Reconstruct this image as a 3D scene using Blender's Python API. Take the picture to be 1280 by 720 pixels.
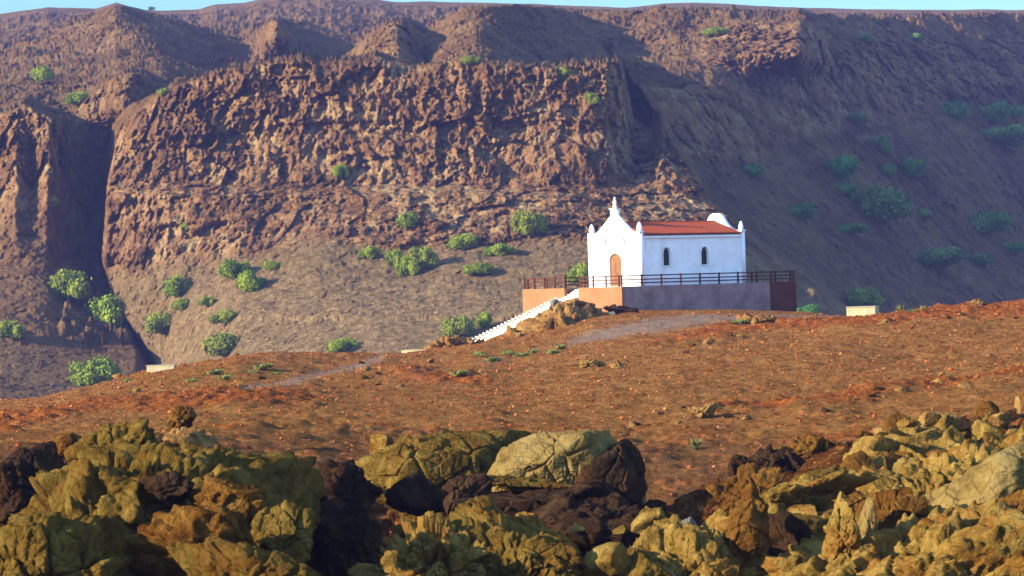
import bpy, bmesh, math, random
import numpy as np
from mathutils import Vector

for o in list(bpy.data.objects): bpy.data.objects.remove(o)
SC = bpy.context.scene
COL = SC.collection
R = math.radians

# ------------------------------------------------------------------ camera, sky, sun, exposure
F = 4000.0                      # focal length in photo pixels (1280 wide)
ROLL = R(-1.7)
CZ = 34.0                       # camera height above the lowest valley floor
cam = bpy.data.cameras.new('camera'); cam.sensor_width = 36; cam.lens = F / 1280 * 36
cam.clip_start = 1; cam.clip_end = 20000
co = bpy.data.objects.new('camera', cam); COL.objects.link(co)
co.location = (0, 0, CZ); co.rotation_euler = (R(90), ROLL, 0)   # y term applied after x for a +Y view
co.rotation_mode = 'XYZ'
from mathutils import Matrix
co.matrix_world = Matrix.Translation((0, 0, CZ)) @ Matrix.Rotation(R(90), 4, 'X') @ Matrix.Rotation(ROLL, 4, 'Z')
SC.camera = co

SUN_PHI, SUN_EL = 27.0, 17.0    # sun to the left, PHI degrees towards the camera side
w = bpy.data.worlds.new('World'); SC.world = w; w.use_nodes = True
nt = w.node_tree; nt.nodes.clear()
sky = nt.nodes.new('ShaderNodeTexSky'); sky.sky_type = 'NISHITA'; sky.sun_disc = False
sdir = Vector((-math.cos(R(SUN_PHI)) * math.cos(R(SUN_EL)), -math.sin(R(SUN_PHI)) * math.cos(R(SUN_EL)), math.sin(R(SUN_EL))))
sky.sun_elevation = R(SUN_EL)
sky.sun_rotation = math.atan2(sdir.x, sdir.y)
sky.air_density = 1.0; sky.dust_density = 0.0; sky.ozone_density = 1.6
bg = nt.nodes.new('ShaderNodeBackground'); bg.inputs['Strength'].default_value = 0.125
wo = nt.nodes.new('ShaderNodeOutputWorld')
tint = nt.nodes.new('ShaderNodeMix'); tint.data_type = 'RGBA'; tint.blend_type = 'MULTIPLY'; tint.inputs[0].default_value = 1
tint.inputs[7].default_value = (1.42, 1.5, 1.75, 1)
tcg = nt.nodes.new('ShaderNodeTexCoord'); sep = nt.nodes.new('ShaderNodeSeparateXYZ'); nt.links.new(tcg.outputs['Generated'], sep.inputs[0])
rmp = nt.nodes.new('ShaderNodeValToRGB'); rmp.color_ramp.elements[0].position = .09; rmp.color_ramp.elements[0].color = (.20, .285, .30, 1)
rmp.color_ramp.elements[1].position = .28; rmp.color_ramp.elements[1].color = (1, 1, 1, 1)
nt.links.new(sep.outputs['Z'], rmp.inputs[0])
tn2 = nt.nodes.new('ShaderNodeMix'); tn2.data_type = 'RGBA'; tn2.blend_type = 'MULTIPLY'; tn2.inputs[0].default_value = 1
nt.links.new(sky.outputs[0], tn2.inputs[6]); nt.links.new(rmp.outputs[0], tn2.inputs[7])
nt.links.new(tn2.outputs[2], tint.inputs[6]); nt.links.new(tint.outputs[2], bg.inputs[0]); nt.links.new(bg.outputs[0], wo.inputs[0])
sl = bpy.data.lights.new('sun', 'SUN'); sl.energy = 5.0; sl.angle = R(0.6); sl.color = (1.0, 0.83, 0.62)
so = bpy.data.objects.new('sun', sl); COL.objects.link(so); so.location = sdir * 400
so.rotation_euler = sdir.to_track_quat('Z', 'Y').to_euler()
SC.view_settings.view_transform = 'Standard'; SC.view_settings.look = 'None'
SC.view_settings.exposure = 1.6; SC.view_settings.gamma = 1.0
SC.view_settings.use_curve_mapping = False
SC.render.engine = 'CYCLES'
SC.cycles.max_bounces = 5; SC.cycles.diffuse_bounces = 3; SC.cycles.volume_bounces = 0
SC.cycles.use_denoising = True
SC.cycles.filter_width = 1.6

cr, sr = math.cos(ROLL), math.sin(ROLL)
def P(u, v, Y):
    """photo pixel + distance -> world point"""
    u = np.asarray(u, float); v = np.asarray(v, float); Y = np.asarray(Y, float)
    dx, up = u - 640, 360 - v
    X = (dx * cr - up * sr) / F * Y
    Z = (dx * sr + up * cr) / F * Y + CZ
    return np.stack(np.broadcast_arrays(X, Y, Z), -1)

# ------------------------------------------------------------------ noise
def _h(ix, iy, iz, seed):
    h = (ix.astype(np.uint32) * np.uint32(374761393) + iy.astype(np.uint32) * np.uint32(668265263)
         + iz.astype(np.uint32) * np.uint32(2147483647 - 1013904223) + np.uint32(seed * 974711 & 0xffffffff))
    h ^= h >> np.uint32(13); h *= np.uint32(1274126177); h ^= h >> np.uint32(16)
    h *= np.uint32(2246822519); h ^= h >> np.uint32(13)
    return h
def _r(h): return (h & np.uint32(0xffffff)).astype(np.float32) / 16777216.0
def vnoise(p, seed=0):
    p = np.asarray(p, np.float32); i = np.floor(p); f = p - i; i = i.astype(np.int64)
    f = f * f * f * (f * (f * 6 - 15) + 10)
    out = 0
    for dx in (0, 1):
        wx = f[:, 0] if dx else 1 - f[:, 0]
        for dy in (0, 1):
            wy = f[:, 1] if dy else 1 - f[:, 1]
            for dz in (0, 1):
                wz = f[:, 2] if dz else 1 - f[:, 2]
                out = out + wx * wy * wz * _r(_h(i[:, 0] + dx, i[:, 1] + dy, i[:, 2] + dz, seed))
    return out * 2 - 1
def fbm(p, f=1.0, o=4, seed=0, gain=0.5):
    a, s, t = 1.0, 0, 0
    for k in range(o):
        s = s + a * vnoise(p * f + 17.3 * k, seed + k); t += a
        f *= 2.03; a *= gain
    return s / t
def ridged(p, f=1.0, o=4, seed=0):
    a, s, t = 1.0, 0, 0
    for k in range(o):
        s = s + a * (1 - 2 * np.abs(vnoise(p * f + 9.1 * k, seed + k))); t += a
        f *= 2.1; a *= 0.5
    return s / t
def worley(p, seed=0, facet=False):
    p = np.asarray(p, np.float32); i = np.floor(p); f = p - i; i = i.astype(np.int64)
    n = len(p); f1 = np.full(n, 9.0, np.float32); f2 = f1.copy(); idr = np.zeros(n, np.float32); fac = np.zeros(n, np.float32)
    for dx in (-1, 0, 1):
        for dy in (-1, 0, 1):
            for dz in (-1, 0, 1):
                h = _h(i[:, 0] + dx, i[:, 1] + dy, i[:, 2] + dz, seed)
                a = _r(h); b = _r(h * np.uint32(747796405) + np.uint32(77)); c = _r(h * np.uint32(2891336453) + np.uint32(991))
                d = (dx + a - f[:, 0]) ** 2 + (dy + b - f[:, 1]) ** 2 + (dz + c - f[:, 2]) ** 2
                m = d < f1
                f2 = np.where(m, f1, np.minimum(f2, d)); idr = np.where(m, _r(h * np.uint32(277803737) + np.uint32(5)), idr)
                tl = (_r(h * np.uint32(69069) + np.uint32(1)) - .5) * (dx + a - f[:, 0]) + (_r(h * np.uint32(1664525) + np.uint32(3)) - .5) * (dy + b - f[:, 1]) + (_r(h * np.uint32(22695477) + np.uint32(9)) - .5) * (dz + c - f[:, 2])
                fac = np.where(m, tl, fac)
                f1 = np.where(m, d, f1)
    if facet: return np.sqrt(f1), np.sqrt(f2), idr, fac
    return np.sqrt(f1), np.sqrt(f2), idr
def sstep(a, b, x):
    t = np.clip((x - a) / (b - a), 0, 1); return t * t * (3 - 2 * t)

# ------------------------------------------------------------------ mesh helpers
def grid_mesh(name, V, attrs=None, mat=None, smooth=True):
    """V: rows x cols x 3"""
    nr, nc = V.shape[:2]
    idx = np.arange(nr * nc).reshape(nr, nc)
    q = np.stack([idx[:-1, :-1], idx[:-1, 1:], idx[1:, 1:], idx[1:, :-1]], -1).reshape(-1, 4)
    return np_mesh(name, V.reshape(-1, 3), q, attrs, mat, smooth)
def np_mesh(name, V, faces, attrs=None, mat=None, smooth=True):
    me = bpy.data.meshes.new(name); k = faces.shape[1]; nf = len(faces)
    me.vertices.add(len(V)); me.vertices.foreach_set('co', np.asarray(V, np.float32).ravel())
    me.loops.add(nf * k); me.loops.foreach_set('vertex_index', faces.astype(np.int32).ravel())
    me.polygons.add(nf)
    me.polygons.foreach_set('loop_start', np.arange(0, nf * k, k, dtype=np.int32))
    if smooth: me.polygons.foreach_set('use_smooth', np.ones(nf, bool))
    me.update(calc_edges=True); me.validate()
    for an, av in (attrs or {}).items():
        at = me.attributes.new(an, 'FLOAT', 'POINT'); at.data.foreach_set('value', np.asarray(av, np.float32).ravel())
    if mat: me.materials.append(mat)
    return me
def link(name, me, parent=None, loc=None, **props):
    o = bpy.data.objects.new(name, me); COL.objects.link(o)
    if parent: o.parent = parent
    if loc is not None: o.location = loc
    for k, v in props.items(): o[k] = v
    return o
def empty(name, loc, rz=0, **props):
    o = bpy.data.objects.new(name, None); COL.objects.link(o); o.location = loc; o.rotation_euler = (0, 0, rz)
    o.empty_display_size = .3
    for k, v in props.items(): o[k] = v
    return o

# ------------------------------------------------------------------ materials
def new_mat(name, rough=0.9):
    m = bpy.data.materials.new(name); m.use_nodes = True; n = m.node_tree.nodes
    b = n['Principled BSDF']; b.inputs['Roughness'].default_value = rough
    b.inputs['Specular IOR Level'].default_value = 0.15 if rough < .88 else 0.0
    return m, m.node_tree, b
class NB:
    def __init__(s, nt): s.nt = nt; s.pos = s.n('ShaderNodeNewGeometry').outputs['Position']
    def n(s, t): return s.nt.nodes.new(t)
    def l(s, a, b): s.nt.links.new(a, b)
    def noise(s, scale, detail=4, rough=.6, vec=None, dist=0):
        x = s.n('ShaderNodeTexNoise'); x.inputs['Scale'].default_value = scale; x.inputs['Detail'].default_value = detail
        x.inputs['Roughness'].default_value = rough; x.inputs['Distortion'].default_value = dist
        s.l(vec or s.pos, x.inputs['Vector']); return x.outputs[0]
    def voro(s, scale, vec=None, feat='F1', out='Distance', rnd=1):
        x = s.n('ShaderNodeTexVoronoi'); x.feature = feat; x.inputs['Scale'].default_value = scale
        x.inputs['Randomness'].default_value = rnd
        s.l(vec or s.pos, x.inputs['Vector']); return x.outputs[out]
    def attr(s, name):
        x = s.n('ShaderNodeAttribute'); x.attribute_name = name; return x.outputs['Fac']
    def ramp(s, fac, a, b):
        x = s.n('ShaderNodeMapRange'); x.interpolation_type = 'SMOOTHSTEP'
        x.inputs['From Min'].default_value = a; x.inputs['From Max'].default_value = b
        s.l(fac, x.inputs['Value']); return x.outputs[0]
    def cramp(s, fac, stops):
        x = s.n('ShaderNodeValToRGB'); e = x.color_ramp.elements
        while len(e) < len(stops): e.new(.5)
        for el, (p, c) in zip(e, stops): el.position = p; el.color = (*c, 1)
        s.l(fac, x.inputs[0]); return x.outputs[0]
    def mix(s, fac, a, b, mode='MIX'):
        x = s.n('ShaderNodeMix'); x.data_type = 'RGBA'; x.blend_type = mode
        for i, val in ((0, fac), (6, a), (7, b)):
            if isinstance(val, (int, float)): x.inputs[i].default_value = val
            elif isinstance(val, tuple): x.inputs[i].default_value = (*val, 1)
            else: s.l(val, x.inputs[i])
        return x.outputs[2]
    def math(s, op, a, b):
        x = s.n('ShaderNodeMath'); x.operation = op
        for i, val in ((0, a), (1, b)):
            if isinstance(val, (int, float)): x.inputs[i].default_value = val
            else: s.l(val, x.inputs[i])
        return x.outputs[0]
    def mapping(s, sc, vec=None):
        x = s.n('ShaderNodeMapping'); x.inputs['Scale'].default_value = sc; s.l(vec or s.pos, x.inputs[0]); return x.outputs[0]
    def bump(s, h, dist, strength=1, normal=None):
        x = s.n('ShaderNodeBump'); x.inputs['Distance'].default_value = dist; x.inputs['Strength'].default_value = strength
        s.l(h, x.inputs['Height'])
        if normal: s.l(normal, x.inputs['Normal'])
        return x.outputs[0]

def plain(name, col, rough=.85, var=.12, scale=3.0, bump=0.01, dirt=None):
    m, nt, b = new_mat(name, rough); k = NB(nt)
    n1 = k.noise(scale, 5, .65)
    c = k.mix(k.ramp(n1, .3, .7), tuple(x * (1 - var) for x in col), tuple(min(1, x * (1 + var)) for x in col))
    if dirt:
        c = k.mix(k.ramp(k.noise(scale * .6, 6, .7, k.mapping((1, 1, .25))), .55, .75), c, dirt)
    k.l(c, b.inputs['Base Color'])
    if bump: k.l(k.bump(k.noise(scale * 8, 4), bump), b.inputs['Normal'])
    return m

def hill_material():
    m, nt, b = new_mat('hill_rock_and_scree', .95); k = NB(nt)
    cl = k.attr('cliff'); st = k.attr('stony'); gr = k.attr('green')
    base = k.cramp(k.math('ADD', k.math('MULTIPLY', k.noise(.035, 5, .7), .45), k.math('MULTIPLY', k.noise(.35, 8, .82), .55)), [(.36, (0.04403, 0.02562, 0.01293)), (.46, (0.1132, 0.06587, 0.02862)), (.56, (0.1887, 0.1159, 0.04801)), (.7, (0.3018, 0.2074, 0.08311))])
    base = k.mix(k.ramp(st, .1, .8), base, k.cramp(k.noise(.4, 9, .85), [(.34, (0.05871, 0.03748, 0.01615)), (.48, (0.1566, 0.1071, 0.0466)), (.6, (0.2544, 0.1785, 0.07765)), (.7, (0.3522, 0.2677, 0.1304))]))
    vr = k.mapping((1, 1, .35))
    cliff = k.cramp(k.math('ADD', k.math('MULTIPLY', k.noise(.5, 8, .8, vr), .62), k.math('MULTIPLY', k.attr('tone'), .38)), [(.32, (0.05096, 0.02912, 0.01539)), (.44, (0.1465, 0.07571, 0.03206)), (.54, (0.2421, 0.1354, 0.05515)), (.66, (0.3567, 0.2475, 0.1091)), (.8, (0.4332, 0.364, 0.1924))])
    c = k.mix(cl, base, cliff)
    peb = k.math('MAXIMUM', k.ramp(k.noise(.55, 6, .8), .55, .65), k.ramp(k.noise(1.4, 4, .8), .56, .64))
    c = k.mix(k.math('MULTIPLY', peb, k.math('MULTIPLY_ADD', st, .75) if False else k.math('MULTIPLY', st, .8)), c, (0.374, 0.2295, 0.117))
    dk = k.ramp(k.noise(.42, 5, .75), .60, .72)
    c = k.mix(k.math('MULTIPLY', dk, .45), c, (0.033, 0.0153, 0.0117))
    tuft = k.ramp(k.noise(.33, 5, .7), .55, .68)
    c = k.mix(k.math('MULTIPLY', tuft, gr), c, (0.099, 0.085, 0.0195))
    k.l(c, b.inputs['Base Color'])
    h1 = k.noise(.35, 8, .72); h2 = k.voro(.45, k.mapping((1, 1, .45)))
    nb = k.bump(k.noise(1.1, 5, .8), 1.0, .9, k.bump(h1, 1.4, .8))
    mulv = k.math('MULTIPLY', h2, cl)
    k.l(k.bump(mulv, 1.6, .9, nb), b.inputs['Normal'])
    return m
def soil_material():
    m, nt, b = new_mat('red_stony_soil', .95); k = NB(nt)
    ru = k.attr('rust'); rd = k.attr('road'); gr = k.attr('green'); sh = k.attr('rocky')
    fl = k.mapping((1, .45, 1))
    brown = k.cramp(k.noise(.9, 9, .72, fl), [(.3, (0.092, 0.03787, 0.00952)), (.5, (0.1978, 0.09016, 0.0238)), (.7, (0.2852, 0.1488, 0.0442))])
    rust = k.cramp(k.noise(1.6, 8, .8, fl), [(.3, (0.04275, 0.01333, 0.0048)), (.46, (0.171, 0.04831, 0.0112)), (.6, (0.3078, 0.1041, 0.0208)), (.74, (0.3847, 0.1833, 0.048))])
    rmask = k.ramp(k.math('ADD', ru, k.math('MULTIPLY', k.math('SUBTRACT', k.noise(.22, 6, .7, fl), .5), 1.5)), .42, .75)
    c = k.mix(rmask, brown, rust)
    dm = k.math('MULTIPLY', k.attr('low_dark'), k.ramp(k.noise(.5, 6, .7, fl), .3, .6))  # darker brown mixed in on the lower slope, broken up by noise
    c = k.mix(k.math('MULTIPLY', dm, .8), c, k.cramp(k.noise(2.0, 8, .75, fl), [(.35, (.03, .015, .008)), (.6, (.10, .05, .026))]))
    c = k.mix(rd, c, k.cramp(k.noise(.9, 6, .7, fl), [(.3, (.15, .10, .065)), (.7, (.25, .18, .12))]))
    c = k.mix(k.math('MULTIPLY', gr, k.ramp(k.noise(1.3, 5, .7, fl), .42, .58)), c, (0.1625, 0.0816, 0.0095))
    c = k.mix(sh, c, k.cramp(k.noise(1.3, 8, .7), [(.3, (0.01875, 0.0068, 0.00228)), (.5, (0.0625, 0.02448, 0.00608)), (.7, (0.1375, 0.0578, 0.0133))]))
    pb = k.voro(5.0, fl, out='Color')
    sp = k.n('ShaderNodeSeparateColor'); k.l(pb, sp.inputs[0])
    c = k.mix(k.math('MULTIPLY', k.ramp(sp.outputs[0], .80, .98), .55), c, (0.35, 0.1224, 0.038))
    c = k.mix(k.math('MULTIPLY', k.ramp(sp.outputs[1], .76, .97), .35), c, (0.03125, 0.00884, 0.00342))
    k.l(c, b.inputs['Base Color'])
    nb = k.bump(k.noise(1.5, 8, .8), .35, .9)
    k.l(k.bump(k.voro(4.5), .12, .8, nb), b.inputs['Normal'])
    return m
def rock_material(name, lo, mid, hi, stain, stain_amt=.5, sc=1.0, pale=(.30, .26, .09)):
    m, nt, b = new_mat(name, .9); k = NB(nt)
    c = k.cramp(k.noise(1.5 * sc, 8, .7), [(.28, lo), (.48, mid), (.68, hi)])
    c = k.mix(k.math('MULTIPLY', k.ramp(k.noise(.75 * sc, 6, .72, dist=.6), .47, .62), stain_amt), c, stain)
    c = k.mix(k.math('MULTIPLY', k.ramp(k.noise(2.6 * sc, 7, .75), .60, .72), .55), c, pale)
    c = k.mix(k.math('MULTIPLY', k.ramp(k.noise(7.0 * sc, 6, .8), .58, .70), .6), c, tuple(x * .5 for x in lo))
    k.l(c, b.inputs['Base Color'])
    e = k.voro(2.6 * sc, k.mapping((1, 1, .8)), feat='DISTANCE_TO_EDGE')
    nb = k.bump(k.ramp(e, 0, .06), .05, .6)
    nb = k.bump(k.noise(3.0 * sc, 7, .68), .20, .8, nb)
    k.l(k.bump(k.noise(13 * sc, 4, .6), .035, .7, nb), b.inputs['Normal'])
    return m

M = {}
M['hill'] = hill_material()
M['soil'] = soil_material()
M['olive'] = rock_material('olive_weathered_rock', (0.02277, 0.01423, 0.003675), (0.08597, 0.05338, 0.0098), (0.1568, 0.1094, 0.0245), (0.08095, 0.03305, 0.005717), .6, pale=(0.1922, 0.1525, 0.04491))
M['yellow'] = rock_material('yellow_weathered_rock', (0.04285, 0.0255, 0.006071), (0.1652, 0.1033, 0.02125), (0.251, 0.176, 0.04806), (0.153, 0.06069, 0.009104), .65, 1.2, pale=(0.2694, 0.2186, 0.08602))
M['ochre'] = rock_material('ochre_rock', (0.02029, 0.009257, 0.0024), (0.09129, 0.04117, 0.00768), (0.1674, 0.09256, 0.0192), (0.06086, 0.02059, 0.00384), .5)
M['dark_and_shade'] = rock_material('dark_brown_and_shade_rock', (.008, .005, .004), (.026, .015, .008), (.055, .032, .015), (.045, .018, .006), .5, pale=(.08, .06, .03))  # dark stones, and rocks whose near-black colour carries the shade of gaps
M['paleboulder'] = rock_material('pale_yellow_boulder', (0.04908, 0.03073, 0.00924), (0.157, 0.1097, 0.03234), (0.211, 0.158, 0.06006), (0.07856, 0.03512, 0.00924), .4, .8, pale=(0.2356, 0.1844, 0.0924))
M['greyrock'] = rock_material('pale_grey_rock', (.08, .075, .06), (.17, .16, .125), (.27, .25, .20), (.15, .11, .06), .3, 2)
M['midrock'] = rock_material('tan_volcanic_rock', (.05, .026, .009), (.17, .092, .028), (.30, .18, .06), (.20, .075, .016), .5, .8)
M['white'] = plain('white_limewash', (.80, .80, .79), .8, .08, .9, .02, dirt=(.50, .48, .44))
M['roof'] = plain('red_clay_tile', (.29, .052, .014), .8, .30, 4.0, .01, dirt=(.18, .035, .02))
M['door'] = plain('varnished_tan_wood', (.17, .08, .03), .6, .15, 4)
M['glass'], _t, _b = new_mat('dark_window_glass', .25); _b.inputs['Base Color'].default_value = (.02, .022, .025, 1)
M['iron'] = plain('dark_window_bar', (.05, .045, .04), .7, .1, 5)
M['terra'] = plain('peach_painted_render', (.25, .12, .055), .9, .14, .8, .006, dirt=(.18, .095, .05))
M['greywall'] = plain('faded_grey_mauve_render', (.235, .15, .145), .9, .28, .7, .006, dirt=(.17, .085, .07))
M['maroon'] = plain('maroon_painted_render', (.10, .034, .025), .9, .12, .8, .006)
M['wood'] = plain('dark_red_brown_timber', (.07, .022, .013), .8, .25, 6, .004)
M['step'] = plain('cream_limewashed_step', (.70, .62, .46), .85, .06, 2)
M['concrete'] = plain('cream_concrete', (.33, .29, .17), .9, .10, 2, .006, dirt=(.24, .21, .12))

# ------------------------------------------------------------------ far hills
def ln(u, *pts):
    a = np.array(pts, float); return np.interp(u, a[:, 0], a[:, 1])
sky_pts = [(-600, 30), (-200, 24), (0, 17), (60, 9), (120, 11), (145, 3), (180, 12), (205, 13), (250, 11), (270, 5), (305, 3), (350, -5), (420, -6), (455, -2), (490, 2), (600, 3),
           (700, 6), (780, 10), (830, 4), (870, 3), (1000, 10), (1150, 12), (1280, 12), (1500, 10), (1800, 14)]
DU = 1.45; US = np.arange(-400, 1700, DU); NC = len(US); NR = 540
vb, vs = 640.0, np.interp(US, [p[0] for p in sky_pts], [p[1] for p in sky_pts])
vs = vs + 1.2 * fbm(np.stack([US * .03, US * 0, US * 0], 1), 1, 4, 3)
S = np.linspace(0, 1, NR)[:, None] ** 0.92
VV = vb + (vs[None] - vb) * S; UU = np.broadcast_to(US, VV.shape)
jit = 5 * fbm(np.stack([US * .045, US * 0 + 3, US * 0], 1), 1, 4, 8)

def layer(crest, *lines, sm=13):
    """crest=(vpts,Ypts); lines likewise, top to bottom -> Y(u,v), crest v(u)"""
    vc = ln(US, *crest[0]) + jit * .7; yc = ln(US, *crest[1])
    if sm > 6:
        kv = np.hanning(25); kv /= kv.sum(); vc = np.minimum(np.convolve(np.pad(vc, 12, 'edge'), kv, 'valid'), vc + 12)
    vl, yl = [vc], [yc]
    for vp, yp in lines:
        vl.append(np.maximum(ln(US, *vp), vl[-1] + 3)); yl.append(ln(US, *yp))
    Y = np.full(VV.shape, 0.0)
    for i in range(NC):
        Y[:, i] = np.interp(VV[:, i], [l[i] for l in vl], [l[i] for l in yl])
    if sm:
        kk = np.hanning(2 * sm + 3)[1:-1]; kk /= kk.sum()
        Yp = np.pad(Y, ((0, 0), (sm, sm)), 'edge'); Y = sum(Yp[:, j:j + NC] * kk[j] for j in range(len(kk)))
        s2 = sm; k2_ = np.hanning(2 * s2 + 3)[1:-1]; k2_ /= k2_.sum()
        Yp = np.pad(Y, ((s2, s2), (0, 0)), 'edge'); Y = sum(Yp[j:j + NR] * k2_[j] for j in range(len(k2_)))
    return vc, Y
BOT = ([(-500, 640), (1800, 640)], [(-500, 400), (0, 420), (640, 430), (1280, 470), (1800, 520)])
layers = []
# left cliff block
layers.append(('block', layer(
    ([(-500, 90), (-100, 112), (0, 137), (30, 130), (60, 142), (80, 150), (90, 178), (98, 235), (112, 262), (128, 330), (146, 385), (185, 440), (205, 480), (280, 560), (1800, 640)],
     [(-500, 700), (-60, 668), (0, 655), (40, 641), (60, 638), (74, 642), (90, 654), (118, 660), (140, 640), (190, 602), (300, 560), (1800, 480)]),
    ([(-500, 205), (1800, 205)], [(-500, 680), (-60, 652), (0, 640), (20, 630), (40, 641), (60, 628), (90, 656), (130, 670)]),
    ([(-500, 330), (0, 330), (60, 318), (120, 350)], [(-500, 640), (-60, 618), (0, 612), (40, 612), (60, 615), (90, 630), (130, 642)]),
    ([(-500, 430), (1800, 430)], [(-500, 560), (-60, 562), (0, 565), (60, 572), (130, 580), (190, 586), (300, 545)]), BOT, sm=2)))
# main bluff
layers.append(('bluff', layer(
    ([(-500, 600), (60, 560), (100, 480), (116, 400), (126, 310), (133, 220), (143, 160), (165, 133), (200, 115), (230, 103), (262, 95), (330, 78), (360, 71), (420, 76), (470, 70), (520, 83), (560, 76), (600, 80), (700, 82), (740, 76),
      (776, 70), (784, 110), (792, 148), (812, 165), (820, 158), (826, 138), (833, 160), (850, 186), (872, 215), (890, 248), (925, 280), (945, 300), (1000, 338), (1040, 372), (1100, 420), (1250, 500), (1800, 640)],
     [(-500, 640), (118, 662), (140, 650), (165, 642), (200, 634), (300, 628), (420, 622), (560, 616), (700, 612), (760, 612), (778, 622), (792, 650), (826, 628), (850, 622), (890, 604), (945, 590), (1000, 580), (1040, 570), (1100, 555), (1250, 520), (1800, 480)]),
    ([(100, 225), (200, 228), (800, 232), (900, 262), (1000, 345)], [(100, 632), (200, 614), (420, 602), (700, 592), (790, 600), (850, 590), (900, 588), (1000, 572)]),
    ([(100, 240), (200, 243), (800, 246), (900, 272), (1000, 350)], [(100, 624), (200, 604), (420, 592), (700, 583), (790, 590), (850, 582), (900, 582), (1000, 568)]),
    ([(100, 350), (180, 340), (300, 322), (400, 300), (500, 312), (560, 302), (700, 300), (860, 302), (930, 318), (1000, 360)],
     [(100, 612), (190, 592), (300, 580), (500, 566), (700, 560), (850, 556), (900, 558), (1000, 560)]),
    ([(0, 450), (1800, 450)], [(0, 600), (130, 588), (195, 582), (300, 520), (500, 490), (700, 480), (900, 486), (1100, 520)]), BOT, sm=2)))
# small red knoll left
layers.append(('k1', layer(
    ([(-500, 170), (85, 150), (96, 132), (110, 118), (140, 96), (168, 88), (190, 97), (205, 112), (222, 128), (232, 150), (1800, 170)],
     [(-500, 700), (90, 716), (150, 700), (172, 700), (225, 740), (1800, 720)]),
    ([(-500, 170), (1800, 170)], [(-500, 690), (90, 700), (160, 680), (225, 720), (1800, 720)]), BOT)))
# pointed knoll
layers.append(('k2', layer(
    ([(-500, 110), (395, 92), (400, 88), (430, 70), (455, 50), (480, 32), (498, 25), (512, 30), (530, 45), (552, 58), (580, 76), (600, 84), (612, 90), (1800, 110)],
     [(-500, 760), (400, 745), (470, 728), (500, 724), (530, 748), (600, 800), (1800, 780)]),
    ([(-500, 110), (1800, 110)], [(-500, 700), (400, 705), (500, 684), (600, 750), (1800, 700)]), BOT)))
# rocky knob
layers.append(('k3', layer(
    ([(-500, 80), (314, 62), (322, 46), (332, 28), (345, 24), (358, 28), (366, 44), (376, 60), (1800, 80)],
     [(-500, 790), (320, 796), (345, 786), (366, 815), (1800, 790)]),
    ([(-500, 110), (1800, 110)], [(-500, 730), (320, 735), (345, 730), (366, 750), (1800, 730)]), BOT)))
# broad hill, shaded right flank
layers.append(('hl', layer(
    ([(-500, 100), (505, 74), (512, 60), (535, 36), (560, 20), (590, 9), (640, 5), (690, 8), (716, 16), (740, 38), (765, 66), (790, 100), (820, 150), (840, 200), (1800, 640)],
     [(-500, 860), (510, 800), (560, 765), (600, 752), (640, 775), (700, 815), (740, 832), (790, 820), (840, 800), (1800, 900)]),
    ([(-500, 60), (1800, 60)], [(-500, 780), (510, 745), (560, 712), (600, 700), (640, 728), (700, 770), (740, 792), (790, 800), (1800, 800)]),
    ([(-500, 90), (1800, 90)], [(-500, 740), (510, 715), (560, 685), (610, 678), (660, 705), (740, 755), (790, 775), (840, 780), (1800, 800)]), BOT)))
# left big hill with ridge running down to the right
layers.append(('hill', layer(
    ([(-500, 40), (0, 62), (60, 44), (100, 24), (135, 8), (150, 4), (165, 10), (190, 18), (230, 34), (262, 42), (300, 36), (330, 30), (360, 30), (420, 42), (470, 44), (520, 90), (600, 300), (640, 640), (1800, 640)],
     [(-500, 900), (0, 950), (100, 905), (150, 890), (190, 925), (260, 1000), (300, 1010), (330, 980), (420, 990), (520, 1000), (1800, 1000)]),
    ([(-500, 60), (1800, 60)], [(-500, 850), (0, 900), (100, 855), (150, 828), (180, 812), (205, 830), (250, 905), (300, 950), (345, 900), (420, 905), (520, 950), (1800, 950)]),
    ([(-500, 90), (1800, 90)], [(-500, 760), (0, 800), (100, 770), (170, 745), (205, 738), (235, 770), (280, 830), (320, 855), (360, 820), (420, 810), (520, 850), (1800, 850)]),
    ([(-500, 125), (1800, 125)], [(-500, 690), (0, 722), (100, 715), (170, 700), (215, 690), (250, 720), (320, 752), (400, 725), (520, 760), (1800, 800)]),
    ([(-500, 250), (1800, 250)], [(-500, 660), (60, 662), (90, 690), (170, 730), (400, 690), (1800, 700)]),
    ([(-500, 380), (1800, 380)], [(-500, 630), (60, 640), (100, 668), (170, 685), (400, 640), (1800, 640)]), BOT)))
# lit upper corner of the right wall
layers.append(('red', layer(
    ([(-500, 640), (560, 200), (700, 14), (780, 12), (840, 14), (900, 13), (960, 14), (1000, 14), (1012, 22), (1022, 40), (1036, 56), (1052, 76), (1056, 640), (1800, 640)],
     [(-500, 900), (775, 860), (900, 830), (1000, 812), (1020, 812), (1052, 842), (1800, 900)]),
    ([(-500, 64), (840, 64), (1010, 70), (1030, 84), (1800, 80)], [(-500, 800), (775, 800), (900, 778), (1000, 762), (1012, 785), (1052, 838), (1800, 850)]),
    ([(-500, 95), (1800, 95)], [(-500, 790), (775, 745), (860, 755), (930, 768), (1000, 792), (1052, 832), (1800, 900)]),
    ([(-500, 205), (1800, 205)], [(-500, 700), (775, 672), (880, 705), (1000, 770), (1052, 795), (1800, 900)]),
    ([(-500, 300), (1800, 300)], [(-500, 600), (800, 640), (1000, 715), (1280, 845), (1800, 1110)]),
    ([(-500, 400), (1800, 400)], [(-500, 560), (800, 600), (1000, 665), (1280, 790), (1800, 1010)]), BOT, sm=4)))
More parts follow.
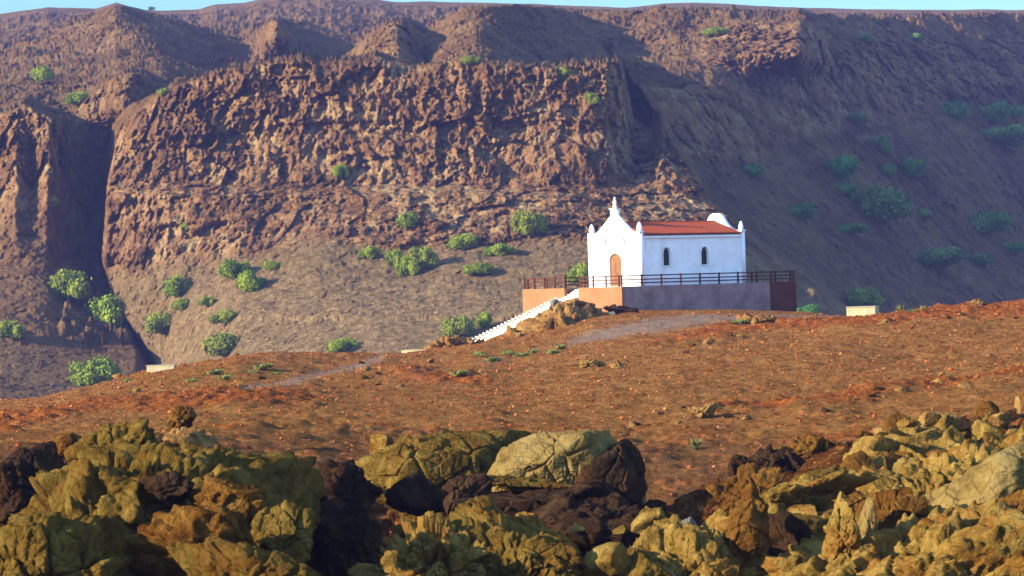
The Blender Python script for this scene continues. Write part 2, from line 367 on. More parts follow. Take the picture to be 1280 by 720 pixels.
# right canyon wall
layers.append(('wall', layer(
    ([(-500, 640), (760, 640), (765, 90), (780, 34), (820, 30), (1000, 24), (1080, 21), (1280, 20), (1500, 22), (1800, 24)],
     [(-500, 900), (765, 740), (1000, 850), (1280, 1000), (1800, 1350)]),
    ([(-500, 60), (1010, 60), (1280, 62), (1800, 64)], [(-500, 800), (775, 715), (1000, 815), (1280, 955), (1800, 1290)]),
    ([(-500, 205), (930, 212), (1000, 186), (1100, 160), (1280, 112), (1800, 60)], [(-500, 700), (775, 672), (880, 705), (1000, 772), (1280, 925), (1800, 1240)]),
    ([(-500, 300), (1800, 300)], [(-500, 600), (800, 640), (1000, 715), (1280, 845), (1800, 1110)]),
    ([(-500, 400), (1800, 400)], [(-500, 560), (800, 600), (1000, 665), (1280, 790), (1800, 1010)]), BOT)))
# skyline plateau
far_v = np.full(NC, -50.0)
farY = np.zeros(VV.shape)
for i in range(NC):
    farY[:, i] = np.interp(VV[:, i], [vs[i], vs[i] + 12, vs[i] + 40, 640], [1500, 1280, 1050, 430])
layers.append(('far', (far_v, farY)))

WIN = {'k1': (84, 234, 34, 125, 170), 'k2': (396, 612, 60, 88, 122), 'k3': (304, 392, 42, 46, 90), 'hl': (500, 830, 40, 640, 700)}
YY = np.full(VV.shape, 1000.0); LID = np.zeros(VV.shape, int)
for li in range(len(layers) - 1, -1, -1):
    nm, (vc, Yl) = layers[li]
    mm = VV >= vc[None]
    if nm in WIN:
        a_, b_, f_, c_, d_ = WIN[nm]
        wk = sstep(a_, a_ + f_, UU) * (1 - sstep(b_ - f_, b_, UU)) * (1 - sstep(c_, d_, VV))
        nw = YY + (np.minimum(Yl, YY) - YY) * wk if nm != 'hl' else YY + (Yl - YY) * wk
    elif nm == 'red': wk = 1 - sstep(80, 125, VV); nw = YY + (Yl - YY) * wk
    else: wk = 1.0; nw = Yl
    YY = np.where(mm, nw, YY); LID = np.where(mm & (wk > .3), li, LID)
NM = [{'k1': 'knoll', 'k2': 'knoll', 'k3': 'knoll', 'hl': 'hill'}.get(l[0], l[0]) for l in layers]
# soften kinks
def blur(A, n=1, k=1):
    for _ in range(n):
        B = A.copy(); B[k:-k] = (A[:-2 * k] + 2 * A[k:-k] + A[2 * k:]) / 4; A = B.copy()
        A[:, k:-k] = (B[:, :-2 * k] + 2 * B[:, k:-k] + B[:, 2 * k:]) / 4
    return A
YY = blur(YY, 2)
PW = P(UU, VV, YY).reshape(-1, 3)
vf, uf, yf = VV.ravel(), UU.ravel(), YY.ravel(); lid = LID.ravel()
isn = lambda *n: np.isin(lid, [i for i, x in enumerate(NM) if x in n])
ctop = np.interp(uf, US, layers[1][1][0]); cbase = ln(uf, (100, 350), (180, 340), (300, 322), (400, 300), (500, 312), (560, 302), (700, 300), (860, 302), (930, 318), (1000, 360), (1800, 640))
wob = 14 * fbm(PW * .03, 1, 3, 21)
cl = np.zeros(len(PW))
cl = np.where(isn('bluff'), sstep(-2, 10, vf - ctop) * (1 - sstep(-16, 12, vf - cbase + wob)), cl)
cl = np.where(isn('bluff') & (uf > 880), cl * .7, cl)
cl = np.where(isn('block'), np.clip(1.1 - sstep(190, 345, vf + wob * 2.5), 0, 1) * sstep(0, 8, vf - np.interp(uf, US, layers[0][1][0])), cl)
cl = np.where(isn('red'), sstep(18, 40, vf) * (1 - .55 * sstep(90, 110, vf + wob)) * sstep(840, 930, uf + wob), cl)
rb = ln(uf, (-500, 205), (930, 205), (1000, 180), (1100, 155), (1280, 108), (1800, 60))
cl = np.where(isn('wall'), .75 * sstep(25, 50, vf) * (1 - sstep(-15, 5, vf - rb + wob)), cl)
cl = np.where(isn('knoll'), .5, np.where(isn('hill'), np.maximum(cl, .12), cl))
Q = PW * np.array([1, .6, .6])
big = fbm(PW * np.array([1, 1, .5]), .03, 3, 31)
wp1 = .28 * np.stack([fbm(PW, .12, 3, 4 + k) for k in range(3)], 1); wp2 = .2 * np.stack([fbm(PW, .4, 2, 24 + k) for k in range(3)], 1)
f1, f2, idr, fa = worley(Q * .13 + wp1, 5, True)
g1, g2, idg, ga = worley(Q * .36 + wp2, 9, True)
h1_, h2_, idh, ha = worley(PW * np.array([1.0, .6, .62]) * 0.9 + wp2 * 1.5, 10, True)
w1_, w2_, idw, wa_ = worley(PW * np.array([1.0, .6, .5]) * 1.9 + wp2 * 2, 11, True)
rg = ridged(PW * np.array([1, .6, .35]), .09, 4, 14)
rg2 = ridged(PW * np.array([1, .6, .5]), .40, 4, 15)
var = .45 + .75 * sstep(-.35, .4, fbm(PW, .022, 3, 71))
dc = 5.0 * big + 2.8 * (idr - .5) + 4.8 * fa + var * (3.0 * (idg - .5) + 3.8 * ga + 1.7 * (idh - .5) + 2.4 * ha + 1.0 * (idw - .5) + 1.2 * wa_) - 1.6 * rg - 1.7 * rg2
dc = dc * np.where(isn('wall'), .6, 1)
tone_h = .35 * idr + .3 * idg + .35 * idh
zz = PW[:, 2] + 2.5 * fbm(PW * .02, 1, 3, 77)
strat = (.8 * np.sin(zz * 1.15) + .4 * np.sin(zz * 2.6 + 1)) * sstep(215, 245, vf) * sstep(-.3, .3, fbm(PW, .03, 2, 5)) + 1.2 * sstep(.75, .95, np.sin(zz * .42 + 1.5 * fbm(PW, .015, 2, 6)))
dt = 3.2 * fbm(PW, .05, 6, 41, .65) * (1 + 1.2 * (vf < 130)) + 1.5 * fbm(PW, .35, 4, 47, .65) + .5 * (idh - .5)
gul = 3.5 * ridged(PW * np.array([1, .25, .1]), .035, 3, 61)
stm = .6 + .8 * (vf < 130)
dY = cl * (dc + strat) + (1 - cl) * (dt + gul * (.5 + .8 * (vf < 130)) + .9 * (idw - .5) * stm)
sc_far = np.clip(yf / 620, .8, 1.6)
edge = sstep(0, .02, 1 - np.repeat(S, NC, 1).ravel())
YY2 = yf + dY * sc_far * edge
dzv = (1 - cl) * (vf < 400) * (1.5 * fbm(PW, .07, 4, 101, .6) + .8 * fbm(PW, .35, 4, 102, .65) + .5 * (idh - .5) + .9 * np.clip(ridged(PW, .06, 4, 103), -.4, 1)) * (.55 + .45 * (vf < 130)) * sc_far * edge
dzv = dzv + isn('block') * sstep(70, 84, uf) * (vf < 430) * (2.4 * ridged(PW, .09, 4, 131) + 1.6 * (idg - .5) + 1.0 * (idh - .5))
H3 = P(uf, vf, YY2); H3[:, 2] += dzv; H3 = H3.reshape(NR, NC, 3)
YG = YY2.reshape(NR, NC)
stony = np.where(isn('bluff'), (1 - cl) * sstep(255, 300, vf) * (.6 + .9 * sstep(-.1, .35, fbm(PW, .02, 3, 90) + .25 * sstep(330, 400, vf))), .12 * (1 - cl))
stony += .8 * np.exp(-((vf - 246) / 5) ** 2) * isn('bluff') * (uf < 880) * sstep(-.1, .2, fbm(PW, .04, 2, 12))
trk = ln(uf, (950, 214), (1000, 200), (1100, 172), (1180, 150), (1280, 118), (1800, 20))
stony += .45 * np.exp(-((vf - trk + wob * .3) / 5) ** 2) * sstep(-.3, .2, fbm(PW, .05, 3, 64)) * isn('wall') * (uf > 940)
trk2 = ln(uf, (900, 235), (1000, 262), (1100, 300), (1200, 345), (1280, 372), (1800, 500))
stony += .35 * np.exp(-((vf - trk2 + wob * .3) / 4) ** 2) * sstep(-.3, .2, fbm(PW, .05, 3, 65)) * isn('wall', 'red') * (uf > 900)
green = (.25 + .5 * isn('bluff') * (vf > 290) * (uf < 900)) * (1 - cl) * sstep(-.1, .3, fbm(PW, .03, 3, 55)) + .7 * np.exp(-(((uf - 895) / 45) ** 2 + ((vf - 40) / 16) ** 2))
# rear skirt behind the skyline
back1 = H3[-1].copy(); back1[:, 1] += 120; back1[:, 2] -= 25
back2 = H3[-1].copy(); back2[:, 1] += 400; back2[:, 2] -= 140
HV = np.concatenate([H3, back1[None], back2[None]], 0)
pad = np.zeros(2 * NC)
link('hills', grid_mesh('hills', HV, {'cliff': np.concatenate([cl, pad]), 'stony': np.concatenate([stony, pad]), 'green': np.concatenate([green, pad]), 'tone': np.concatenate([tone_h, pad])}, M['hill']), kind='structure')
def hill_pt(u, v):
    i = int(np.clip(round((u - US[0]) / DU), 0, NC - 1)); j = int(np.argmin(np.abs(VV[:, i] - v)))
    return Vector(H3[j, i])

# ------------------------------------------------------------------ headland ground (near)
GU = np.arange(-520, 1821, 4.0)
rows = [  # Y, v(u) control or z
    (30, [(-600, 1500), (1900, 1400)]),
    (50, [(-600, 990), (0, 980), (640, 1000), (1280, 960), (1900, 900)]),
    (62, [(-600, 830), (0, 800), (640, 820), (760, 800), (1000, 790), (1280, 770), (1900, 700)]),
    (78, [(-600, 740), (0, 700), (200, 690), (400, 730), (640, 735), (760, 725), (900, 700), (1050, 672), (1280, 635), (1900, 560)]),
    (90, [(-600, 660), (0, 622), (60, 616), (200, 590), (350, 600), (460, 640), (640, 640), (800, 648), (900, 628), (1000, 600), (1050, 575), (1150, 548), (1280, 532), (1900, 480)]),
    (100, [(-600, 600), (0, 570), (200, 560), (400, 568), (640, 580), (800, 585), (900, 582), (1000, 560), (1080, 552), (1150, 545), (1200, 538), (1280, 528), (1900, 465)]),
    (130, [(-600, 575), (0, 545), (300, 525), (640, 530), (1000, 505), (1280, 478), (1900, 430)]),
    (180, [(-600, 560), (0, 519), (300, 484), (640, 476), (850, 455), (1000, 445), (1280, 422), (1900, 380)]),
    (215, [(-600, 550), (0, 503), (60, 498), (100, 488), (200, 466), (300, 452), (400, 462), (500, 458), (640, 452), (760, 432), (900, 411), (1000, 407), (1100, 401), (1200, 388), (1280, 382), (1900, 360)]),
    (238, [(-600, 570), (0, 512), (100, 492), (185, 464), (250, 450), (300, 443), (350, 440), (420, 443), (500, 444), (560, 438), (600, 431), (650, 424), (700, 412), (740, 402), (800, 398), (900, 396), (1000, 399), (1050, 400), (1100, 400), (1200, 389), (1280, 386), (1900, 370)]),
    (252, [(-600, 600), (0, 535), (300, 455), (420, 447), (500, 444), (560, 440), (600, 430), (645, 408), (690, 388), (740, 388), (800, 387), (900, 387), (1000, 391), (1060, 397), (1100, 405), (1280, 412), (1900, 400)]),
    (268, [(-600, 640), (0, 590), (300, 490), (560, 455), (640, 420), (700, 392), (1000, 390), (1050, 408), (1280, 445), (1900, 450)]),
    (300, [(-600, 690), (0, 660), (640, 560), (900, 540), (1280, 560), (1900, 600)]),
    (360, [(-600, 745), (0, 725), (640, 700), (1280, 700), (1900, 700)]),
    (520, [(-600, 640), (0, 640), (1900, 660)]),
]
gy = np.array([r[0] for r in rows], float)
gzc = np.stack([P(GU, ln(GU, *r[1]), r[0])[:, 2] for r in rows])
gzc[-1] = np.minimum(gzc[-1], 2.0) - 4
GY = np.concatenate([np.linspace(30, 60, 12, endpoint=False), np.linspace(60, 112, 180, endpoint=False), np.linspace(112, 275, 300, endpoint=False), np.linspace(275, 520, 40)])
GZ = np.zeros((len(GY), len(GU)))
def pchip(x, xs, ys):
    d = np.diff(ys) / np.diff(xs); m = np.zeros(len(xs)); m[0] = d[0]; m[-1] = d[-1]
    for i in range(1, len(xs) - 1): m[i] = 0 if d[i - 1] * d[i] <= 0 else 2 * d[i - 1] * d[i] / (d[i - 1] + d[i])
    i = np.clip(np.searchsorted(xs, x) - 1, 0, len(xs) - 2); h = xs[i + 1] - xs[i]; t = (x - xs[i]) / h
    return ((2 * t ** 3 - 3 * t * t + 1) * ys[i] + (t ** 3 - 2 * t * t + t) * h * m[i] + (-2 * t ** 3 + 3 * t * t) * ys[i + 1] + (t ** 3 - t * t) * h * m[i + 1])
for i in range(len(GU)): GZ[:, i] = pchip(GY, gy, gzc[:, i])
gYY, gUU = np.meshgrid(GY, GU, indexing='ij')
gV0 = 360 + ((gUU - 640) * math.sin(ROLL) * gYY / F - (GZ - CZ)) / (gYY / F) / cr   # apparent v
GX = ((gUU - 640) * cr - (360 - gV0) * sr) / F * gYY
gp = np.stack([GX, gYY, GZ], -1).reshape(-1, 3); v0 = gV0.ravel(); u0 = gUU.ravel(); y0 = gYY.ravel()
road_c = ln(u0, (480, 478), (560, 466), (640, 450), (735, 424), (800, 410), (860, 401), (960, 396), (1060, 398))
road = np.exp(-((v0 - road_c) / ln(u0, (480, 3), (560, 4), (700, 5), (760, 9), (860, 8), (920, 4), (1060, 2))) ** 4) * (.15 * sstep(470, 560, u0) + .85 * sstep(690, 740, u0)) * (u0 < 1065) * (y0 > 150)
road += .8 * np.exp(-((v0 - ln(u0, (300, 492), (380, 474), (440, 460), (475, 449), (500, 446))) / 5) ** 4) * (u0 > 300) * (u0 < 480) * (y0 > 150)
road = np.clip(road, 0, 1)
gw = 5 * fbm(gp * np.array([1, .5, 1]), .07, 4, 23) + 2.5 * fbm(gp, .4, 3, 24)
def band(pts, wd, a, b, k=1.0, f=60):
    return k * np.exp(-((v0 + gw - ln(u0, *pts)) / wd) ** 2) * sstep(a - f, a + f, u0) * (1 - sstep(b - f, b + f, u0))
rustc = (band([(0, 528), (150, 505), (300, 500), (500, 498)], 12, -300, 400, .95) + band([(400, 450), (500, 468), (560, 470), (650, 480)], 8, 470, 620, .9, 40)
         + band([(760, 445), (850, 425), (950, 405), (1100, 404), (1200, 392), (1280, 388)], 10, 820, 2500, 1.0)
         + band([(800, 530), (900, 512), (1050, 505), (1150, 480), (1280, 468)], 10, 850, 2500, .85)
         + band([(0, 560), (300, 545), (500, 520), (700, 500)], 7, 100, 480, .5)
         + .5 * (v0 > 540) * sstep(-.1, .3, fbm(gp, .08, 3, 2)))
green_g = (np.exp(-((v0 - ln(u0, (590, 447), (700, 438))) / 6) ** 2) * (u0 > 575) * (u0 < 710)
           + .8 * np.exp(-((v0 - 470) / 12) ** 2) * (u0 > 150) * (u0 < 350) + .8 * np.exp(-(((u0 - 930) / 40) ** 2 + ((v0 - 404) / 4) ** 2))
           + .8 * np.exp(-((v0 - 466) / 5) ** 2) * (u0 > 540) * (u0 < 600))
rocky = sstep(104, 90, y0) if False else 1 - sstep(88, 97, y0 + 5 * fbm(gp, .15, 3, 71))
wf1, wf2, wid = worley(gp * .9 + .4 * fbm(gp, .8, 2, 3)[:, None], 12)
nz = (.5 * fbm(gp * np.array([1, .6, 1]), .13, 4, 11, .55) + .24 * fbm(gp, 1.1, 5, 13, .65)) * (1 - .75 * road)
scab = np.clip(rustc, 0, 1) * (.5 * np.clip(ridged(gp * np.array([1, .5, 1]), .5, 4, 19), -.3, 1) + .10 * (wid - .5))
nz = nz + scab + rocky * (.5 * (wid - .4) + .5 * fbm(gp, .5, 4, 15)) * 1.0
flat = np.exp(-(((u0 - 830) / 190) ** 4 + ((y0 - 252) / 12) ** 4))
nz = nz * (1 - .7 * flat)
GZ2 = GZ + nz.reshape(GZ.shape)
GVtx = np.stack([GX, gYY, GZ2], -1)
link('ground', grid_mesh('ground', GVtx, {'rust': rustc, 'road': road, 'green': green_g, 'rocky': rocky, 'low_dark': np.clip(sstep(540, 575, v0 + gw * 2) + .6 * band([(560, 545), (700, 525), (900, 500)], 6, -900, -800, 0), 0, 1)}, M['soil']), kind='structure')
gV2 = 360 + ((gUU - 640) * math.sin(ROLL) * gYY / F - (GZ2 - CZ)) / (gYY / F) / cr
def gz_at(u, Y):
    i = int(np.clip(round((u - GU[0]) / 4), 0, len(GU) - 1)); return float(np.interp(Y, GY, GZ2[:, i]))
def g_pt(u, Y):
    x = (u - 640) / F * Y; z = gz_at(u, Y)
    return Vector((x + 0.0297 * (z - CZ), Y, z))
def g_uv(u, v, y_min=96, y_max=262):
    """ground point that appears at pixel (u,v)"""
    i = int(np.clip(round((u - GU[0]) / 4), 0, len(GU) - 1)); m = (GY > y_min) & (GY < y_max)
    j = np.argmin(np.abs(gV2[m, i] - v)); return g_pt(u, GY[m][j])
# low land all round, under everything
lo = [(-9000, -9000, -14), (9000, -9000, -14), (9000, 14000, -14), (-9000, 14000, -14)]
me = bpy.data.meshes.new('lowland'); me.from_pydata(lo, [], [(0, 1, 2, 3)]); me.materials.append(M['hill']); link('terrain', me, kind='structure')

# ------------------------------------------------------------------ chapel
T = R(40.0)
C0 = P(803, 360, 250.0); FLOOR = -0.14 + CZ
TX = lambda p: Vector(p)
def bm_obj(name, bm, mat, parent=None, smooth=False, **props):
    me = bpy.data.meshes.new(name); bm.normal_update(); bm.to_mesh(me); bm.free(); me.materials.append(mat)
    if smooth: me.polygons.foreach_set('use_smooth', [True] * len(me.polygons))
    return link(name, me, parent, **props)
def box(bm, x0, x1, y0, y1, z0, z1):
    vs_ = [bm.verts.new(p) for p in ((x0, y0, z0), (x1, y0, z0), (x1, y1, z0), (x0, y1, z0), (x0, y0, z1), (x1, y0, z1), (x1, y1, z1), (x0, y1, z1))]
    for f in ((0, 3, 2, 1), (4, 5, 6, 7), (0, 1, 5, 4), (1, 2, 6, 5), (2, 3, 7, 6), (3, 0, 4, 7)): bm.faces.new([vs_[i] for i in f])
    return vs_
def bevel_all(bm, wd=.02, seg=1):
    bmesh.ops.bevel(bm, geom=bm.edges[:], offset=wd, segments=seg, affect='EDGES', profile=.6)
def plate(name, outline, holes, thick, axis, at, mat, parent, **props):
    """2D outline with holes, extruded; axis 'x': outline is (y,z), plate centred at x=at; axis 'y': outline (x,z)"""
    cu = bpy.data.curves.new('tmp', 'CURVE'); cu.dimensions = '2D'; cu.fill_mode = 'BOTH'; cu.extrude = thick / 2
    for poly in [outline] + holes:
        s = cu.splines.new('POLY'); s.points.add(len(poly) - 1); s.use_cyclic_u = True
        for pt, q in zip(s.points, poly): pt.co = (q[0], q[1], 0, 1)
    ob = bpy.data.objects.new('tmp', cu); COL.objects.link(ob); bpy.context.view_layer.update()
    me = bpy.data.meshes.new_from_object(ob.evaluated_get(bpy.context.evaluated_depsgraph_get()))
    bpy.data.objects.remove(ob); bpy.data.curves.remove(cu)
    for v_ in me.vertices:
        a, b_, c_ = v_.co
        v_.co = (at + c_, a, b_) if axis == 'x' else (a, at + c_, b_)
    me.name = name; me.materials.clear(); me.materials.append(mat)
    bmm = bmesh.new(); bmm.from_mesh(me); bmesh.ops.remove_doubles(bmm, verts=bmm.verts, dist=1e-4)
    bmesh.ops.recalc_face_normals(bmm, faces=bmm.faces); bmm.to_mesh(me); bmm.free()
    return link(name, me, parent, **props)
def arch(cx, w_, z0, zs, ztop, pointed=False, n=12):
    """outline going counter clockwise: bottom corners then arch"""
    pts = [(cx - w_ / 2, z0), (cx + w_ / 2, z0)]
    for i in range(n + 1):
        t = i / n
        if pointed:
            a = t * 2
            if a <= 1: x = w_ / 2 * (1 - a ** 1.7); z = zs + (ztop - zs) * math.sin(a * math.pi / 2) ** .9
            else: a2 = 2 - a; x = -w_ / 2 * (1 - a2 ** 1.7); z = zs + (ztop - zs) * math.sin(a2 * math.pi / 2) ** .9
        else:
            x = w_ / 2 * math.cos(math.pi * t); z = zs + (ztop - zs) * math.sin(math.pi * t)
        pts.append((cx + x, z))
    return pts
def lathe(bm, prof, cx, cy, n=16):
    rings = [[bm.verts.new((cx + r * math.cos(2 * math.pi * i / n), cy + r * math.sin(2 * math.pi * i / n), z)) for i in range(n)] for r, z in prof]
    for a, b_ in zip(rings, rings[1:]):
        for i in range(n): bm.faces.new([a[i], a[(i + 1) % n], b_[(i + 1) % n], b_[i]])
    bm.faces.new(rings[-1]); bm.faces.new(rings[0][::-1])

L, W = 11.03, 5.86
ch = empty('chapel', (C0[0], 250.0, FLOOR), T, label='small white chapel with red tiled roof and curved gables on the walled terrace', category='chapel')
mid = W / 2
half = [(2.93 + .12, 0), (2.93 + .12, 4.12), (2.36, 4.12), (2.36, 4.24), (2.04, 4.32), (1.8, 4.46), (1.55, 4.66), (1.25, 4.88), (.97, 5.10), (.70, 5.33), (.52, 5.48), (.38, 5.56), (.38, 6.02), (.30, 6.08)]
outl = [(mid - a, z) for a, z in half] + [(mid + a, z) for a, z in half[::-1]]
outl = outl[::-1]
door_w, dz = 1.56, 2.62
sl1 = arch(mid - 1.12, .24, 3.38, 3.78, 3.90); sl2 = arch(mid + 1.12, .24, 3.38, 3.78, 3.90)
plate('facade', outl, [arch(mid, door_w, -.0 + .02, dz - .62, dz), sl1, sl2], .34, 'x', 0.0, M['white'], ch)
for y_ in (-.12, W - .30 + .0):
    bm = bmesh.new(); box(bm, -.26, -.172, y_, y_ + .42, 0, 4.16); bm_obj('pilaster', bm, M['white'], ch)


# ornamental crosses around the two slits
for s_ in (-1.12, 1.12):
    bm = bmesh.new(); box(bm, -.12, .05, mid + s_ - .14, mid + s_ + .14, 3.36, 3.92); bm_obj('slit_window', bm, M['glass'], ch)
d = plate('door', arch(mid, door_w + .02, 0.01, dz - .62, dz), [], .08, 'x', .06, M['door'], ch)
bm = bmesh.new()
for y_ in (mid - .72, mid + .04):
    for z0_, z1_ in ((.15, .95), (1.05, 1.9)): box(bm, -.012, .018, y_ + .1, y_ + .58, z0_, z1_)
bm_obj('panel', bm, M['door'], d)
bm = bmesh.new(); lathe(bm, [(.03, 1.0), (.04, 1.05), (.03, 1.1)], -.02, mid - .06, 8); bm_obj('handle', bm, M['iron'], d)
def ring_of(poly, k=.1):
    cx_ = sum(p[0] for p in poly) / len(poly); cz_ = sum(p[1] for p in poly) / len(poly)
    return [(p[0] + (k if p[0] > cx_ else -k), p[1] + (k if p[1] > cz_ else -0)) for p in poly]
# side walls with pointed windows
wins = []
for u_ in (834.5, 882.5):
    xx = (u_ - 803) / 12.25 / (1 - 0.0) * 1.0; wins.append(xx * 1.045)
for y_, nm in ((.17, 'near'), (W - .17, 'far')):
    holes = [arch(x_, .80, 1.55, 2.42, 2.98, True) for x_ in wins]
    plate('wall', [(.17, 0), (L - .17, 0), (L - .17, 3.92), (.17, 3.92)], holes, .34, 'y', y_, M['white'], ch)
    for x_ in wins:
        yy = y_ + (.06 if nm == 'near' else -.06)
        ww = plate('window', arch(x_, .82, 1.54, 2.42, 2.99, True), [], .04, 'y', yy, M['glass'], ch)
        bm = bmesh.new()
        ys = yy + (-.05 if nm == 'near' else .05)
        box(bm, x_ - .02, x_ + .02, ys - .02, ys + .02, 1.56, 2.9)
        for z_ in (1.9, 2.25, 2.6): box(bm, x_ - .36, x_ + .36, ys - .019, ys + .019, z_ - .018, z_ + .018)
        bm_obj('muntin', bm, M['iron'], ww)
        if nm == 'near':
            bm = bmesh.new(); box(bm, x_ - .5, x_ + .5, -.075, -.003, 1.44, 1.54); bevel_all(bm, .01); bm_obj('sill', bm, M['white'], ww)
            ou = arch(x_, .98, 1.545, 2.42, 3.12, True); hi_ = arch(x_, .80, 1.55, 2.42, 2.98, True)
            plate('frame', ou, [hi_], .05, 'y', -.028, M['white'], ww)
# rear gable
halfr = [(2.93 + .05, 0), (2.93 + .05, 4.15), (2.40, 4.15), (2.40, 4.22), (2.1, 4.28), (1.8, 4.38), (1.5, 4.54), (1.22, 4.76), (1.0, 5.0), (.84, 5.24), (.68, 5.44), (.48, 5.60), (.24, 5.68)]
outr = ([(mid - a, z) for a, z in halfr] + [(mid + a, z) for a, z in halfr[::-1]])[::-1]
plate('rear_gable', outr, [], .44, 'x', L, M['white'], ch)
# cap rolls on gables (slim moulding)
# pinnacles and finial
def pinn(x, y, z0, h=.85, r=.24):
    bm = bmesh.new()
    box(bm, x - .25, x + .25, y - .25, y + .25, z0, z0 + .12)
    lathe(bm, [(r * .85, z0 + .115), (r * .9, z0 + .2), (r, z0 + .34), (r * .86, z0 + .5), (r * .62, z0 + h * .78), (r * .45, z0 + h * .9), (r * .1, z0 + h)], x, y, 12)
    bm_obj('pinnacle', bm, M['white'], ch)
pinn(-.02, .12, 4.165); pinn(-.02, W - .12, 4.165); pinn(L - .0, .14, 4.155, .82, .2); pinn(L, W - .14, 4.155, .82, .2)
bm = bmesh.new(); box(bm, -.27, .27, mid - .42, mid + .42, 6.085, 6.17)
lathe(bm, [(.20, 6.168), (.17, 6.26), (.19, 6.34), (.13, 6.45), (.17, 6.56), (.15, 6.72), (.09, 6.84), (.11, 6.9), (.07, 7.02), (.01, 7.1)], 0, mid, 14)
bm_obj('finial', bm, M['step'], ch)
# roof: two corrugated slopes
nx, ny = 150, 16
def roof_pts(side):
    xs = np.linspace(.172, L - .222, nx); ts = np.linspace(0, 1, ny)
    A = np.zeros((ny, nx, 3))
    for j, t in enumerate(ts):
        y_ = -.22 + (mid + .22) * t
        if side: y_ = W - y_
        z_ = 3.98 + (5.02 - 3.98) * t
        A[j, :, 0] = xs; A[j, :, 1] = y_
        A[j, :, 2] = z_ + .05 * np.abs(np.sin(xs * math.pi / .24)) + .02 * (j % 2)
    return A
for s_ in (0, 1):
    A = roof_pts(s_); me = grid_mesh('roof_slope', A, None, M['roof'], False)
    ro = link('roof', me, ch)
    md = ro.modifiers.new('t', 'SOLIDIFY'); md.thickness = .07; md.offset = 0
    if s_ == 0:
        bm = bmesh.new(); vv0 = box(bm, .175, L - .225, mid - .13, mid + .13, 5.03, 5.13); bevel_all(bm, .045, 2); bm_obj('ridge_tile', bm, M['roof'], ro)
for y0_, y1_ in ((-.14, -.002), (W + .002, W + .14)):
    bm = bmesh.new(); box(bm, .18, L - .225, y0_, y1_, 3.72, 3.90); bm_obj('cornice', bm, M['white'], ch)

# ------------------------------------------------------------------ terrace, fence, steps
Kp = Vector((8.457, 246.9)); TL, TW = 18.97, 11.86
a2 = Vector((math.cos(T), math.sin(T))); b2 = Vector((-math.sin(T), math.cos(T)))
te = empty('terrace', (Kp.x, Kp.y, FLOOR), T, label='raised rendered terrace of peach, grey and maroon walls under the white chapel', category='terrace')
s0, s1 = 5.93 - .82, 5.93 + .82
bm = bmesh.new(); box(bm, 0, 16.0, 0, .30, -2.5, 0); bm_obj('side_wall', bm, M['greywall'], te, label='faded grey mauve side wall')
bm = bmesh.new(); box(bm, 16.003, TL, -.004, .30, -2.5, .003); bm_obj('side_wall', bm, M['maroon'], te, label='maroon end of the side wall')
bm = bmesh.new(); box(bm, -.004, .30, -.004 + .0, s0, -2.9, -.002); bm_obj('front_wall', bm, M['terra'], te, label='sunlit peach front wall beside the steps')
bm = bmesh.new(); box(bm, -.004, .30, s1, TW, -3.4, -.002); bm_obj('front_wall', bm, M['terra'], te, label='sunlit peach front wall beyond the steps')
bm = bmesh.new(); box(bm, .30, 1.6, s0 - .2, s0 - .003, -2.4, -.2); box(bm, .30, 1.6, s1 + .003, s1 + .2, -2.4, -.2); bm_obj('stair_cheek', bm, M['maroon'], te)
bm = bmesh.new(); box(bm, .302, TL, .302, s0 - .2, -.2, -.006); box(bm, .302, TL, s1 + .2, TW - .3, -.2, -.006); box(bm, 1.6, TL, s0 - .2, s1 + .2, -.2, -.006); bm_obj('paving', bm, M['greywall'], te)
bm = bmesh.new(); box(bm, .3, TL, TW - .3, TW, -3, -.002); box(bm, TL - .3, TL, .302, TW - .302, -2.5, -.003); bm_obj('rear_wall', bm, M['maroon'], te)

def to_te(x, y, z=0): return Vector((Kp.x + a2.x * x + b2.x * y, Kp.y + a2.y * x + b2.y * y, FLOOR + z))
def make_fence(name, p0, p1, n, label, h=.86, rails=(.82, .52, .26)):
    """p0,p1 in terrace coordinates"""
    w0, w1 = to_te(*p0), to_te(*p1); dv = w1 - w0; ang = math.atan2(dv.y, dv.x); ln_ = dv.length
    root = empty(name, w0, ang, label=label, category='fence', group='timber railings round the terrace')
    bm0 = bmesh.new(); box(bm0, -.06, .06, -.06, .06, 0, h + .04); bevel_all(bm0, .012)
    first = bm_obj('post', bm0, M['wood'], root)
    for i in range(1, n + 1):
        c = first.copy(); COL.objects.link(c); c.parent = root; c.location = (ln_ * i / n, 0, 0)
        c.rotation_euler = (0, 0, random.uniform(-.05, .05))
    for z_ in rails:
        bm = bmesh.new(); box(bm, -.1, ln_ + .1, -.098, -.063, z_ - .055, z_ + .045); bevel_all(bm, .006); bm_obj('rail', bm, M['wood'], root)
    return root
random.seed(3)
make_fence('timber_fence', (.15, .15), (TL - .1, .15), 9, 'long dark timber railing along the shaded side of the terrace')
make_fence('timber_fence', (.15, s0 - .15), (.15, .45), 3, 'short timber railing in front of the chapel door')
make_fence('timber_fence', (.15, s1 + .1), (.15, TW - .1), 4, 'sunlit timber railing on the peach wall left of the steps')
make_fence('timber_fence', (TL - .15, .45), (TL - .15, TW - .2), 5, 'timber railing across the terrace end behind the chapel')
make_fence('timber_fence', (.5, TW - .12), (TL - .5, TW - .12), 9, 'timber railing on the far side of the terrace, half hidden by the chapel')

